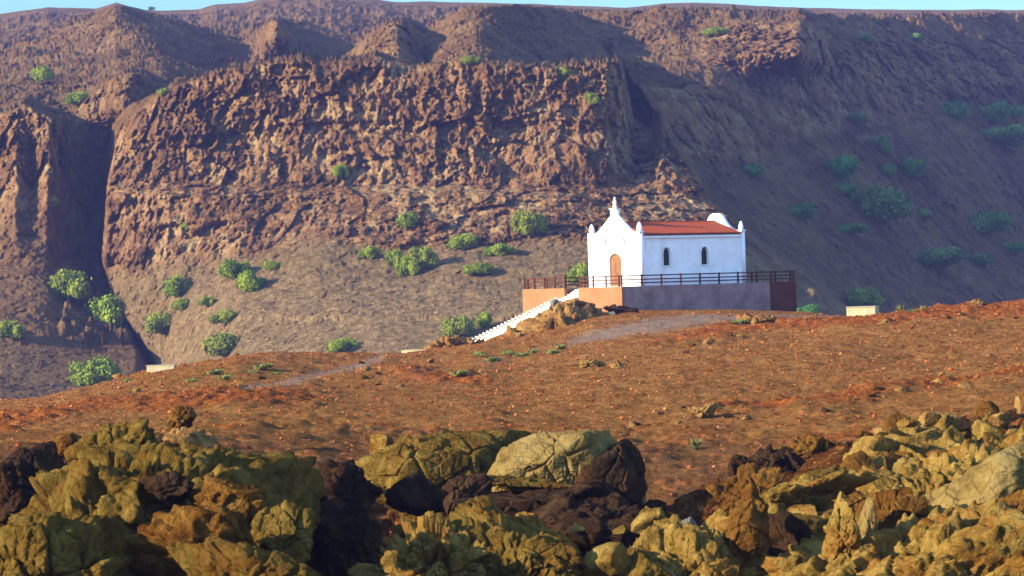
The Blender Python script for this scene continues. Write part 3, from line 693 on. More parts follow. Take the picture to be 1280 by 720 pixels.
# steps
NS = 34; rise, tread = .126, .37
stp = empty('stone_steps', to_te(0, 5.93, 0), T, label='flight of cream painted steps climbing the rocks to the terrace', category='steps')
XS = [1.2]
for i in range(NS): XS.append(XS[-1] - (.24 if i < 5 else tread))
bm = bmesh.new()
for i in range(NS):
    zt = -.126 * (i + 1) ; x1 = XS[i]
    wv = (.95 if i > 5 else .78) + .03 * math.sin(i * 1.7)
    box(bm, XS[i + 1], x1 + .02, -wv, wv, zt - 1.0, zt + .0)
bm_obj('flight', bm, M['step'], stp)
# low white side kerb with stepped top, on the far edge
bm = bmesh.new()
for i in range(6, NS):
    zt = -.126 * (i + 1); x1 = XS[i]
    box(bm, XS[i + 1], x1 + .01, 1.0, 1.22, zt - .8, zt + .16)
bm_obj('kerb', bm, M['step'], stp)

# ------------------------------------------------------------------ rocks
ICO = {}
def ico(sub):
    if sub not in ICO:
        bm = bmesh.new(); bmesh.ops.create_icosphere(bm, subdivisions=sub, radius=1)
        V = np.array([v_.co[:] for v_ in bm.verts]); Fc = np.array([[v_.index for v_ in f.verts] for f in bm.faces]); bm.free()
        ICO[sub] = (V / np.linalg.norm(V, axis=1, keepdims=True), Fc)
    return ICO[sub]
def rock_mesh(name, seed, dims, sub=5, mat=None, planes=14, blk=0.0, blk_f=1.0, rough=.05, rf=2.0, sharp=22, vert=1.0, flat_top=0, smooth=True, extra=None):
    rs = np.random.RandomState(seed); D, Fc = ico(sub)
    n = rs.normal(size=(planes, 3)); n /= np.linalg.norm(n, axis=1, keepdims=True)
    if extra is not None: n = np.concatenate([n, np.array([e[:3] for e in extra]) / np.linalg.norm([e[:3] for e in extra], axis=1, keepdims=True)])
    h = rs.uniform(.72, 1.0, len(n))
    if extra is not None: h[planes:] = [e[3] for e in extra]
    dt_ = np.clip(D @ n.T / h, 0, None)
    r = ((dt_ ** sharp).sum(1) + .5 ** sharp) ** (-1 / sharp)
    dims = np.array(dims, float); V = D * r[:, None] * dims
    N = D / dims; N /= np.linalg.norm(N, axis=1, keepdims=True)
    N = .5 * N + .5 * D; N /= np.linalg.norm(N, axis=1, keepdims=True)
    off = rs.uniform(0, 90, 3); Q_ = V + off
    s = dims.mean()
    dd = rough * .55 * s * fbm(Q_, rf / s, 7, seed, .55)
    if blk:
        warp = .06 * np.stack([fbm(Q_, 1.3 * blk_f, 3, seed + 50 + k) for k in range(3)], 1)
        qa = Q_ * blk_f * np.array([1, 1, vert]) + warp
        a, b_, c_, t_ = worley(qa, seed + 3, True); a3, b3, c3, t3 = worley(qa * 2.3 + 7, seed + 4, True); a5, b5, c5, t5 = worley(qa * 5.1 + 3, seed + 5, True)
        v_ = sstep(-.3, .35, fbm(Q_, .9, 2, seed + 31))
        dd += blk * ((c_ - .5) * 1.5 + 3.0 * t_ - 1.1 * np.exp(-((b_ - a) / .055) ** 2)) + blk * (.25 + .4 * v_) * ((c3 - .5) * 1.3 + 2.8 * t3 - 1.1 * np.exp(-((b3 - a3) / .06) ** 2)) + blk * (.08 + .16 * v_) * ((c5 - .5) + 2.4 * t5 - .9 * np.exp(-((b5 - a5) / .10) ** 2))
    V = V + N * dd[:, None]
    return np_mesh(name, V, Fc, None, mat, smooth)
def rock(name, u, v, Y, wpx, hpx, depth, seed, label, mat='olive', cat='rock', rz=0, tilt=0, group=None, sub=6, **kw):
    """solid rock whose centre appears at u,v; size given as seen"""
    me = rock_mesh(name, seed, (wpx / 2 * Y / F, depth / 2, hpx / 2 * Y / F), sub, M[mat], **kw)
    o = link(name, me, None, P(u, v, Y), label=label, category=cat); o.rotation_euler = (tilt * .5, tilt, rz)
    if group: o['group'] = group
    return o
# -- left outcrop
rock('rock_outcrop', 165, 716, 66, 400, 330, 5.0, 11, 'huge craggy olive rock mass in the bottom left corner', 'olive', sub=7, planes=6, extra=[(-.7, -.5, .6, .72), (.9, -.3, .2, .8), (.1, -.1, 1, .80), (.5, -.4, .8, .84), (-.2, .3, 1, .86)], blk=.36, blk_f=1.0, rough=.12, rf=2.4, cat='outcrop')
rock('rock_outcrop', 50, 756, 61, 250, 250, 3.0, 12, 'smooth sloping olive buttress at the lower left edge', 'olive', sub=7, planes=4, extra=[(-.75, -.55, .5, .66), (.2, -.8, .6, .8), (.9, -.1, .5, .8), (0, 0, 1, .82), (-.5, .3, .8, .85)], blk=.2, blk_f=1.3, rough=.10, rf=2.8, cat='outcrop')
rock('rock_outcrop', 270, 620, 72, 190, 120, 2.2, 13, 'square topped olive crag at the back of the left outcrop', 'olive', sub=6, planes=9, blk=.16, blk_f=1.6, rough=.12, rf=3, cat='outcrop')
rock('boulder', 140, 572, 74, 120, 80, 1.6, 14, 'upright cracked knob on top of the left outcrop', 'olive', sub=6, blk=.13, blk_f=2, rough=.12, cat='boulder')
rock('boulder', 290, 628, 63.5, 96, 60, .95, 15, 'rounded ochre yellow boulder perched on the left outcrop', 'ochre', sub=6, blk=.05, blk_f=2.5, rough=.10, cat='boulder')
rock('boulder', 213, 612, 64.0, 55, 46, .8, 16, 'dark boulder standing for the shade in the hollow of the left outcrop', 'dark_and_shade', sub=5, blk=.05, blk_f=2.5, rough=.10, cat='boulder')  # near-black colour carries the shade of the hollow
rock('boulder', 352, 665, 63, 84, 62, .9, 17, 'blocky tan boulder right of the ochre boulder', 'olive', sub=6, blk=.08, blk_f=2.2, rough=.1, cat='boulder')
rock('boulder', 268, 690, 62, 110, 75, 1.1, 18, 'lumpy brown and olive boulder below the ochre boulder', 'ochre', sub=6, blk=.10, blk_f=2.2, rough=.12, cat='boulder')
rock('boulder', 320, 725, 61, 160, 60, 1.2, 19, 'low dark olive rock cut by the bottom edge under the left outcrop', 'olive', sub=6, blk=.10, blk_f=2, rough=.12, cat='boulder')
rock('boulder', 228, 522, 98, 40, 26, 1.0, 20, 'small ochre boulder alone on the red slope above the left outcrop', 'ochre', sub=5, blk=.08, blk_f=2.2, rough=.12, cat='boulder')
rock('boulder', 236, 548, 93, 70, 26, 1.0, 21, 'flat pinkish boulder behind the left outcrop', 'midrock', sub=5, blk=.08, blk_f=2.2, rough=.12, cat='boulder')
rock('boulder', 162, 552, 92, 30, 34, .6, 22, 'yellow upright stone standing behind the left outcrop', 'yellow', sub=5, blk=.05, blk_f=2.2, rough=.12, cat='boulder')
rock('boulder', 90, 558, 90, 60, 30, .9, 23, 'low dark stone at the lip of the shaded gully', 'ochre', sub=5, blk=.06, blk_f=2.2, rough=.12, cat='boulder')
rock('boulder', 25, 612, 80, 130, 84, 2.4, 28, 'dark rock ledge put in for the shaded ground of the gully at the left edge', 'dark_and_shade', sub=6, blk=.15, blk_f=1.6, rough=.14, cat='boulder')  # dark rock added where the gully ground is only in shade
# -- gap rocks between left outcrop and centre, gap shade put into their dark colour
rock('boulder', 425, 620, 80, 110, 70, 1.6, 24, 'greenish shaded boulder between the left outcrop and the central boulders', 'dark_and_shade', sub=6, blk=.12, blk_f=2, rough=.14, cat='boulder')
rock('boulder', 430, 690, 72, 120, 120, 2.2, 25, 'black shaded rock low in the central gap', 'dark_and_shade', sub=6, blk=.15, blk_f=1.6, rough=.14, cat='boulder')
# -- central boulders
EXL = [(-.75, -.35, .55, .78), (.1, -.3, .95, .72), (.3, -1, -.1, .8), (1, -.2, .1, .8)]
rock('boulder', 543, 590, 84, 180, 112, 2.8, 31, 'long flat topped brown boulder with a sunlit left shoulder amid the shore rocks', 'olive', sub=7, planes=2, extra=[(-.8, -.4, .45, .80), (.25, -.5, .85, .74), (.3, -1, -.1, .74), (1, -.5, .1, .82), (0, 0, 1, .82), (-.4, .2, .9, .86)], blk=.10, blk_f=.8, rough=.06, rf=2.6, sharp=26, cat='boulder')
rock('boulder', 775, 612, 82.0, 62, 126, 2.4, 32, 'dark rock put in as the shaded right side of the pale yellow block', 'dark_and_shade', sub=7, planes=3, extra=[(-.3, 0, 1, .92), (.8, -.45, .5, .86), (.9, -.45, .0, .9), (.2, -1, -.1, .86)], blk=.07, blk_f=.9, rough=.09, rf=2.6, sharp=8, cat='boulder')  # separate dark rock added as the shaded side of the pale block
rock('boulder', 698, 580, 81.2, 150, 92, 1.9, 40, 'pale yellow flat faced block lit by the sun on top of the middle boulders', 'paleboulder', sub=7, planes=0, extra=[(-.55, -.45, .72, .56), (0, 0, 1, .86), (.9, -.4, .25, .74), (-.9, -.2, .3, .86), (.45, -.9, -.15, .52), (-.2, -.9, -.5, .6), (0, -.6, -.8, .7), (0, 1, .2, .9)], blk=.07, blk_f=.9, rough=.08, rf=2.6, sharp=16, cat='boulder')
rock('boulder', 640, 604, 80.2, 90, 16, .8, 33, 'thin pale grey ledge wedged between the two central boulders', 'olive', sub=6, blk=.05, blk_f=2, rough=.10, tilt=.12, cat='boulder')
rock('boulder', 520, 622, 80.5, 76, 50, 1.2, 34, 'square grey brown block under the long boulder', 'dark_and_shade', sub=6, blk=.06, blk_f=1.6, rough=.08, cat='boulder')
rock('boulder', 572, 624, 80.2, 50, 54, 1.2, 35, 'narrow brown block under the pale ledge', 'dark_and_shade', sub=6, blk=.06, blk_f=1.6, rough=.08, cat='boulder')
rock('boulder', 655, 637, 80, 120, 56, 1.8, 36, 'large block coloured dark as the shadowed front beneath the flat topped boulder', 'dark_and_shade', sub=6, planes=9, blk=.07, blk_f=1.4, rough=.07, cat='boulder')  # dark colour stands for the shadowed lower front
rock('boulder', 735, 652, 78.6, 150, 64, 2.0, 37, 'low rock coloured black for the gap shade at the foot of the flat topped boulder', 'dark_and_shade', sub=6, blk=.12, blk_f=1.5, rough=.12, cat='boulder')  # black colour carries the shade of this gap
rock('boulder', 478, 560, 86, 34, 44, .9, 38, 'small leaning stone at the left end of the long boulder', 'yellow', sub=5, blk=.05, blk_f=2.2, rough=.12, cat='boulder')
rock('boulder', 806, 636, 82, 50, 26, 1.2, 39, 'bluish grey stone right of the flat topped boulder', 'dark_and_shade', sub=5, blk=.06, blk_f=2, rough=.12, cat='boulder')
# -- bottom centre mass
rock('rock_outcrop', 545, 722, 66, 170, 150, 2.6, 41, 'craggy yellow rock mass at the bottom centre', 'yellow', sub=7, planes=6, extra=[(-.75, -.5, .5, .66), (.8, -.5, .3, .75), (0, 0, 1, .82)], blk=.22, blk_f=1.7, rough=.10, rf=3, cat='outcrop')
rock('rock_outcrop', 655, 730, 66, 170, 124, 2.2, 42, 'brown pointed rock mass right of the bottom centre crag', 'olive', sub=7, planes=9, blk=.13, blk_f=1.7, rough=.14, rf=3, cat='outcrop')
rock('boulder', 600, 662, 68, 42, 34, .6, 43, 'round tan stone on top of the bottom centre crag', 'yellow', sub=5, blk=.03, blk_f=2.5, rough=.12, cat='boulder')
rock('boulder', 655, 668, 68, 64, 40, .8, 44, 'pointed cream and brown stone on the bottom centre rocks', 'yellow', sub=6, blk=.04, blk_f=2.5, rough=.1, cat='boulder')
rock('boulder', 680, 692, 65.5, 90, 44, .9, 45, 'smooth shaded grey brown slab on the bottom centre rocks', 'olive', sub=6, blk=.04, blk_f=2, rough=.08, cat='boulder')
# -- right bank, named pieces
rock('rock_outcrop', 1150, 735, 66, 420, 190, 5.5, 51, 'broad yellow rock mass filling the bottom right corner', 'yellow', sub=7, planes=10, blk=.26, blk_f=1.1, rough=.10, rf=3, cat='outcrop', rz=.1)
rock('rock_outcrop', 870, 740, 67, 250, 150, 4.0, 52, 'lower left end of the yellow rubble bank', 'yellow', sub=7, planes=10, blk=.20, blk_f=1.6, rough=.16, rf=3, cat='outcrop')
rock('rock_outcrop', 1170, 640, 76, 330, 130, 4.5, 53, 'heaped yellow rock bank rising to the right edge', 'yellow', sub=7, planes=10, blk=.30, blk_f=1.5, rough=.10, rf=3, cat='outcrop', tilt=-.22)
rock('boulder', 1188, 634, 68.5, 150, 62, 1.6, 54, 'smooth pale sloping slab on the right rock bank', 'paleboulder', sub=6, planes=8, blk=.04, blk_f=1.5, rough=.08, tilt=-.42, cat='boulder')
rock('boulder', 1112, 648, 67, 84, 80, 1.3, 55, 'large orange boulder left of the pale slab', 'ochre', sub=6, blk=.05, blk_f=1.8, rough=.10, cat='boulder')
rock('boulder', 1140, 632, 66.2, 40, 30, .5, 56, 'rusty lump on the shoulder of the orange boulder', 'ochre', sub=5, blk=.03, blk_f=1.8, rough=.10, cat='boulder')
rock('boulder', 995, 622, 74, 115, 40, 1.2, 57, 'long low yellow ledge at the left of the right bank', 'yellow', sub=6, blk=.09, blk_f=2, rough=.12, tilt=-.15, cat='boulder')
rock('boulder', 928, 622, 80, 84, 44, 1.4, 58, 'brown mound of rock behind the low yellow ledge', 'ochre', sub=6, blk=.08, blk_f=2, rough=.14, cat='boulder')
rock('boulder', 936, 662, 66.5, 62, 66, 1.0, 59, 'dark orange upright boulder beside the black cleft', 'ochre', sub=6, blk=.07, blk_f=2, rough=.12, cat='boulder')
rock('boulder', 1052, 684, 64.5, 46, 92, .8, 60, 'tall split yellow column of rock right of the black cleft', 'yellow', sub=6, blk=.06, blk_f=2, rough=.08, cat='boulder')
rock('boulder', 1082, 672, 66, 30, 84, .7, 61, 'narrow pale rock flake behind the split column', 'paleboulder', sub=5, blk=.04, blk_f=2, rough=.08, tilt=.1, cat='boulder')
rock('boulder', 990, 690, 68, 70, 80, 1.2, 62, 'shaded grey brown rock inside the black cleft', 'dark_and_shade', sub=6, blk=.10, blk_f=2, rough=.14, cat='boulder')  # dark colour carries the shade of the cleft
rock('boulder', 1268, 668, 64, 70, 84, 1.2, 63, 'rusty brown boulder cut by the right edge', 'ochre', sub=6, blk=.06, blk_f=2, rough=.12, cat='boulder')
rock('boulder', 1010, 572, 92, 90, 44, 1.6, 64, 'rusty orange crag at the edge of the dark hollow', 'ochre', sub=6, blk=.16, blk_f=1.8, rough=.18, cat='boulder')
rock('boulder', 960, 585, 90, 110, 36, 1.6, 65, 'scraggy dark rock left of the rusty crag', 'dark_and_shade', sub=6, blk=.16, blk_f=2, rough=.18, cat='boulder')
rock('boulder', 1235, 540, 90, 130, 44, 2.0, 66, 'dark shaded ledge above the yellow bank at the right edge', 'dark_and_shade', sub=6, blk=.18, blk_f=1.6, rough=.18, cat='boulder')

LM = [(712, 598, 'shade-dark boulder side'), (548, 588, 'long flat topped boulder'), (545, 700, 'bottom centre crag'), (655, 700, 'brown pointed rocks'), (1188, 634, 'pale sloping slab'), (1112, 648, 'large orange boulder'),
      (995, 622, 'low yellow ledge'), (936, 662, 'dark orange upright boulder'), (1052, 684, 'split yellow column'), (1268, 668, 'rusty edge boulder'), (1010, 572, 'rusty orange crag'), (1235, 540, 'dark shaded ledge'),
      (738, 459, 'cream slope rock'), (945, 404, 'crumbling track rock'), (875, 519, 'dark crumbling clod'), (1222, 384, 'tan skyline rock'), (870, 563, 'pale grass tuft'), (1079, 401, 'concrete tank'), (519, 447, 'short masonry block'),
      (202, 462, 'long whitish slab'), (560, 440, 'outcrop by the steps foot'), (705, 414, 'outcrop beside the steps'), (228, 522, 'lone ochre boulder'), (860, 388, 'grey terrace wall'), (800, 700, 'left end of the rubble bank'), (350, 452, 'dirt path on the ridge'), (1090, 725, 'bottom edge of the right bank'), (1200, 700, 'bottom right corner mass')]
USED = {}
def near_label(u, v, what, sz):
    best = sorted(LM, key=lambda l: math.hypot(l[0] - u, (l[1] - v) * 1.6))
    for n_ in range(4):
        for b_ in best[:3]:
            dx, dy = u - b_[0], v - b_[1]
            d_ = ('left of' if dx < 0 else 'right of') if abs(dx) > 2.2 * abs(dy) else (('above' if dy < 0 else 'below') if abs(dy) > abs(dx) * .7 else ('up and left of' if dx < 0 and dy < 0 else 'up and right of' if dy < 0 else 'down and left of' if dx < 0 else 'down and right of'))
            q = ('touching' if math.hypot(dx, dy) < 30 else 'just' if math.hypot(dx, dy) < 60 else 'some way') if n_ == 0 else ('close' if n_ == 1 else 'farther' if n_ == 2 else 'next again')
            lab = f'{sz} {what} {q} {d_} {b_[2]}'.replace('touching left', 'set close left').replace('touching right', 'set close right').replace('touching up', 'set close up').replace('touching down', 'set close down').replace('touching above', 'directly above').replace('touching below', 'directly below')
            if lab not in USED: USED[lab] = 1; return lab
    return lab
# -- rubble stones of the right bank and others (individual, shared meshes)
def rubble(n, seed, region, ymap, smin, smax, mats, label, group, name='stone', cat='stone', sub=5):
    rr = random.Random(seed); protos = []
    for k in range(9):
        mt = mats[k % len(mats)]
        protos.append(rock_mesh(name, seed * 20 + k, (1, rr.uniform(.8, 1.1), rr.uniform(.7, .95)), sub, M[mt], planes=9, blk=.055, blk_f=1.3, rough=.10, rf=2.6, sharp=40))
    for i in range(n):
        u, v = region(rr); Y = ymap(u, v, rr); s = rr.uniform(smin, smax) * rr.choice((.6, .8, 1, 1.3)) / 2 * Y / F
        mt = mats[(i % 9) % len(mats)]; col_ = {'yellow': 'yellow', 'olive': 'olive brown', 'ochre': 'rusty ochre', 'greyrock': 'pale grey', 'midrock': 'tan'}[mt]
        pxs = 2 * s * F / Y; o = link(name, protos[i % 9], None, P(u, v, Y), label=near_label(u, v, col_ + ' stone', 'small' if pxs < 22 else 'middle sized' if pxs < 36 else 'larger'), category=cat, group=group)
        o.scale = (s * rr.uniform(.8, 1.3), s, s * rr.uniform(.75, 1.15)); o.rotation_euler = (rr.uniform(-.5, .5), rr.uniform(-.5, .5), rr.uniform(0, 6.3))
def reg_right(rr):
    while True:
        u = rr.uniform(960, 1290); top = ln(u, (960, 640), (1020, 612), (1055, 582), (1090, 558), (1140, 540), (1200, 545), (1290, 556)); v = top + abs(rr.gauss(0, 38))
        if v < 725: return float(u), float(v)
rubble(112, 5, reg_right, lambda u, v, rr: 64 + (725 - v) * .125 + rr.uniform(-.3, .1), 24, 46, ('yellow', 'yellow', 'olive', 'yellow', 'ochre'), 'rounded yellow brown stone heaped on the rock bank at the right', 'loose stones heaped on the right bank')
def reg_mid(rr):
    return rr.uniform(760, 955), rr.uniform(650, 722)
rubble(46, 6, reg_mid, lambda u, v, rr: 65 + (725 - v) * .10, 22, 42, ('yellow', 'yellow', 'olive', 'greyrock'), 'knobbly yellow stone at the low left end of the rubble bank', 'loose stones at the low end of the bank')
def reg_cen(rr):
    return rr.uniform(488, 730), rr.uniform(655, 700)
rubble(18, 7, reg_cen, lambda u, v, rr: 65 + (725 - v) * .05, 14, 30, ('yellow', 'olive', 'ochre'), 'small weathered stone lying on the bottom centre crag', 'loose stones on the bottom centre crag')
def reg_left(rr):
    return rr.uniform(70, 350), rr.uniform(560, 715)
# top rim rubble on right: smaller rusty clods along the break
def reg_rim(rr):
    u = rr.uniform(1060, 1290); return u, float(ln(u, (1060, 565), (1120, 545), (1200, 532), (1290, 520))) + rr.gauss(0, 7)
rubble(40, 8, reg_rim, lambda u, v, rr: 88 + rr.uniform(-2, 3), 14, 30, ('midrock', 'yellow', 'ochre'), 'tan clod on the rim of the bank below the red slope', 'clods along the rim of the right bank')

# -- rocks round the steps and on the slope
def grock(name, u, v, wpx, hpx, depth, seed, label, mat='midrock', dY=0, cat='rock', **kw):
    p = g_uv(u, v); Y = p.y + dY
    return rock(name, u, v - hpx * .30, Y, wpx, hpx, depth, seed, label, mat, cat=cat, **kw)
rock('rock_outcrop', 705, 411, 240.5, 66, 48, 4.0, 71, 'craggy tan outcrop right of the steps with a dark shaded end', 'midrock', sub=6, planes=8, blk=.42, blk_f=.8, vert=.5, rough=.16, rf=3, cat='outcrop')
rock('rock_outcrop', 660, 425, 241.0, 52, 26, 3.0, 72, 'lit columnar outcrop under the middle of the steps', 'midrock', sub=6, planes=8, blk=.45, blk_f=1.0, vert=.35, rough=.14, cat='outcrop')
rock('rock_outcrop', 630, 433, 240.5, 36, 12, 2.0, 73, 'low tan rock at the foot of the steps', 'midrock', sub=5, blk=.25, blk_f=1.0, vert=.5, rough=.16, cat='outcrop')
rock('rock_outcrop', 567, 438, 239, 56, 26, 3.0, 74, 'rugged tan outcrop left of the foot of the steps', 'midrock', sub=6, blk=.35, blk_f=.9, rough=.2, cat='outcrop')
rock('boulder', 717, 385, 243.0, 44, 24, 2.0, 75, 'dark rounded boulder against the terrace wall at the top of the steps', 'midrock', sub=5, blk=.12, blk_f=1.2, rough=.15, cat='boulder')
rock('boulder', 702, 381, 244.5, 22, 12, 1.2, 76, 'white limewashed stone beside the upper steps', 'greyrock', sub=5, blk=.08, blk_f=1.2, rough=.12, cat='boulder')
rock('boulder', 691, 380, 244, 7, 9, .5, 77, 'small pale upright stone on the edge of the upper steps', 'greyrock', sub=4, rough=.1, cat='boulder')
rock('boulder', 764, 393, 243.0, 12, 9, .8, 78, 'round pale boulder in front of the peach wall', 'greyrock', sub=5, rough=.1, cat='boulder')
rock('boulder', 770, 387, 244.6, 34, 9, 1.2, 79, 'flat dark stone at the corner of the terrace', 'dark_and_shade', sub=5, blk=.1, blk_f=1.2, rough=.15, cat='boulder')
rock('boulder', 745, 403, 241.5, 28, 10, 1.2, 80, 'grey green low boulder beside the dirt track', 'dark_and_shade', sub=5, blk=.1, blk_f=1.2, rough=.15, cat='boulder')
grock('boulder', 738, 459, 36, 15, 1.4, 81, 'cream and brown rock alone on the middle of the red slope', 'yellow', sub=5, blk=.14, blk_f=1.5, rough=.2, cat='boulder')
grock('boulder', 770, 460, 16, 8, .8, 82, 'small dark clod right of the cream rock on the slope', 'midrock', sub=4, blk=.1, blk_f=1.5, rough=.2, cat='boulder')
grock('boulder', 945, 404, 44, 12, 1.6, 83, 'orange crumbling rock by the track in front of the terrace', 'midrock', sub=5, blk=.2, blk_f=1.2, rough=.2, cat='boulder')
grock('boulder', 985, 407, 30, 7, 1.2, 84, 'low orange rock right of the crumbling rock by the track', 'midrock', sub=5, blk=.14, blk_f=1.2, rough=.2, cat='boulder')
grock('boulder', 875, 519, 34, 16, .9, 85, 'dark crumbling clod at the left end of the rusty bank', 'midrock', sub=5, blk=.1, blk_f=1.8, rough=.25, cat='boulder')
grock('boulder', 1222, 384, 26, 10, 1.2, 86, 'tan rock on the right hand skyline of the red slope', 'midrock', sub=5, blk=.1, blk_f=1.8, rough=.2, cat='boulder')
grock('boulder', 1262, 383, 22, 8, 1.0, 87, 'low tan rock near the right edge on the skyline', 'midrock', sub=4, blk=.1, blk_f=1.8, rough=.2, cat='boulder')
grock('boulder', 170, 492, 9, 9, .5, 88, 'tiny pale stone on the left red slope', 'yellow', sub=4, rough=.15, cat='boulder')
def reg_sl(rr):
    return rr.uniform(20, 1270), 0
rr = random.Random(77)
protos = [rock_mesh('stone', 900 + k, (1, 1, .75), 3, M[('midrock', 'ochre', 'dark_and_shade', 'yellow')[k % 4]], planes=12, rough=.2, blk=.1, blk_f=1.5) for k in range(8)]
for i in range(75):
    if i < 30: u, v = rr.uniform(780, 1290), 0; v = float(ln(u, (780, 528), (900, 513), (1050, 506), (1150, 482), (1280, 470))) + rr.gauss(0, 8)
    elif i < 50: u = rr.uniform(760, 1275); v = float(ln(u, (760, 440), (850, 428), (950, 407), (1100, 404), (1200, 392), (1280, 387))) + abs(rr.gauss(0, 8)) + 1
    else: u = rr.uniform(90, 560); v = float(ln(u, (90, 495), (200, 475), (300, 462), (400, 470), (560, 460))) + rr.gauss(0, 14)
    p = g_uv(u, v); s = rr.uniform(5, 13) / 2 * p.y / F
    o = link('stone', protos[i % 8], None, p + Vector((0, 0, s * .15)), label=near_label(u, v, ('tan', 'ochre', 'dark brown', 'yellowish')[i % 4] + ' loose stone', 'tiny' if s * F / p.y < 4.5 else 'small'), category='stone', group='loose stones on the red slope')
    o.scale = (s * 1.2, s, s * .8); o.rotation_euler = (rr.uniform(-.4, .4), rr.uniform(-.4, .4), rr.uniform(0, 6))

# gravel (uncountable)
rs = np.random.RandomState(9)
NG = 110000
ui = rs.uniform(0, len(GU) - 2, NG); yi = 80 + (258 - 80) * rs.uniform(0, 1, NG) ** .8
gi = ui.astype(int); fr = ui - gi
ji = np.clip(np.searchsorted(GY, yi) - 1, 0, len(GY) - 2); fy = (yi - GY[ji]) / (GY[ji + 1] - GY[ji])
def bil(A): return ((A[ji, gi] * (1 - fr) + A[ji, gi + 1] * fr) * (1 - fy) + (A[ji + 1, gi] * (1 - fr) + A[ji + 1, gi + 1] * fr) * fy)
px, pz, rdm = bil(GX), bil(GZ2), bil(road.reshape(GZ.shape)); uu_ = bil(gUU)
keep = (rs.uniform(0, 1, NG) > rdm * .9) & ~((uu_ > 740) & (uu_ < 1000) & (yi > 246.5))
px, pz, yi = px[keep], pz[keep], yi[keep]; NG = len(px)
sz = np.exp(rs.normal(-3.5, .5, NG)) * (yi / 160) ** .7; sz = np.clip(sz, .012, .16)
base = np.array([[1, 0, 0], [0, 1, 0], [-1, 0, 0], [0, -1, 0], [0, 0, 1], [0, 0, -1]], float)
fc = np.array([[0, 1, 4], [1, 2, 4], [2, 3, 4], [3, 0, 4], [1, 0, 5], [2, 1, 5], [3, 2, 5], [0, 3, 5]])
an = rs.uniform(0, 6.28, NG); ca, sa = np.cos(an), np.sin(an)
bv = base[None] * rs.uniform(.5, 1.2, (NG, 6, 1)) * sz[:, None, None]; bv[:, :, 2] *= .8
bx = bv[:, :, 0] * ca[:, None] - bv[:, :, 1] * sa[:, None]; by = bv[:, :, 0] * sa[:, None] + bv[:, :, 1] * ca[:, None]
GVt = np.stack([bx + px[:, None], by + yi[:, None], bv[:, :, 2] + pz[:, None] + sz[:, None] * .3], -1).reshape(-1, 3)
GF = (fc[None] + (np.arange(NG) * 6)[:, None, None]).reshape(-1, 3)
tone = np.repeat(rs.uniform(0, 1, NG), 6)
m, nt_, b_ = new_mat('gravel_stone'); k = NB(nt_)
k.l(k.cramp(k.attr('tone'), [(0, (0.0552, 0.01449, 0.00462)), (.45, (0.1794, 0.04669, 0.01201)), (.8, (0.2898, 0.08452, 0.02079)), (1, (0.4416, 0.1771, 0.05544))]), b_.inputs['Base Color'])
link('gravel', np_mesh('gravel', GVt, GF, {'tone': tone}, m, False), kind='stuff')

# ------------------------------------------------------------------ small built things
def slab(name, u, v0_, w_, h_, d_, Y, label, rz=.1, cat='low wall', mat='concrete'):
    p = P(u, v0_, Y); bm = bmesh.new(); box(bm, -w_ / 2, w_ / 2, -d_ / 2, d_ / 2, -.35, h_); bevel_all(bm, .03, 1)
    o = bm_obj(name, bm, M[mat]); o.location = p; o.rotation_euler = (0, 0, rz); o['label'] = label; o['category'] = cat
    return o
o = slab('concrete_tank', 1079, 401, 2.15, 1.0, 1.5, 236, 'square cream concrete tank on the ridge right of the terrace', -.30, 'tank')
bm = bmesh.new(); box(bm, -1.12, 1.12, -.80, .80, 1.003, 1.07); bevel_all(bm, .015); bm_obj('rim', bm, M['concrete'], o)
o = slab('low_wall', 519, 447, 1.9, .55, .7, 239, 'short cream masonry block left of the tan outcrop', -.25)
bm = bmesh.new(); box(bm, -.98, .98, -.38, .38, .553, .60); bevel_all(bm, .01); bm_obj('coping', bm, M['concrete'], o)
o = slab('low_wall', 202, 462, 2.0, .28, .7, 229, 'long low whitish slab on the left ridge', -.1)
bm = bmesh.new(); box(bm, -1.05, 1.05, -.38, .38, .283, .34); bevel_all(bm, .01); bm_obj('coping', bm, M['concrete'], o)

# ------------------------------------------------------------------ shrubs
def leaf_mat(name, c1, c2, c3):
    m, nt, b = new_mat(name, .8); k = NB(nt)
    oi = k.n('ShaderNodeObjectInfo')
    c = k.cramp(k.attr('tone'), [(0, c1), (.5, c2), (1, c3)])
    c = k.mix(k.math('MULTIPLY', oi.outputs['Random'], .4), c, (.17, .15, .03))
    k.l(c, b.inputs['Base Color'])
    return m
M['leaf'] = leaf_mat('acacia_leaf', (0.0378, 0.0806, 0.006), (0.1283, 0.1885, 0.01), (0.2295, 0.2795, 0.018))
M['leafdark'] = leaf_mat('dark_shrub_leaf', (0.021, 0.084, 0.0132), (0.049, 0.175, 0.0242), (0.098, 0.252, 0.0385))
M['leafpale'] = leaf_mat('pale_plant_leaf', (.07, .09, .02), (.15, .16, .035), (.24, .25, .07))
M['bark'] = plain('grey_brown_bark', (.12, .08, .055), .9, .2, 5)
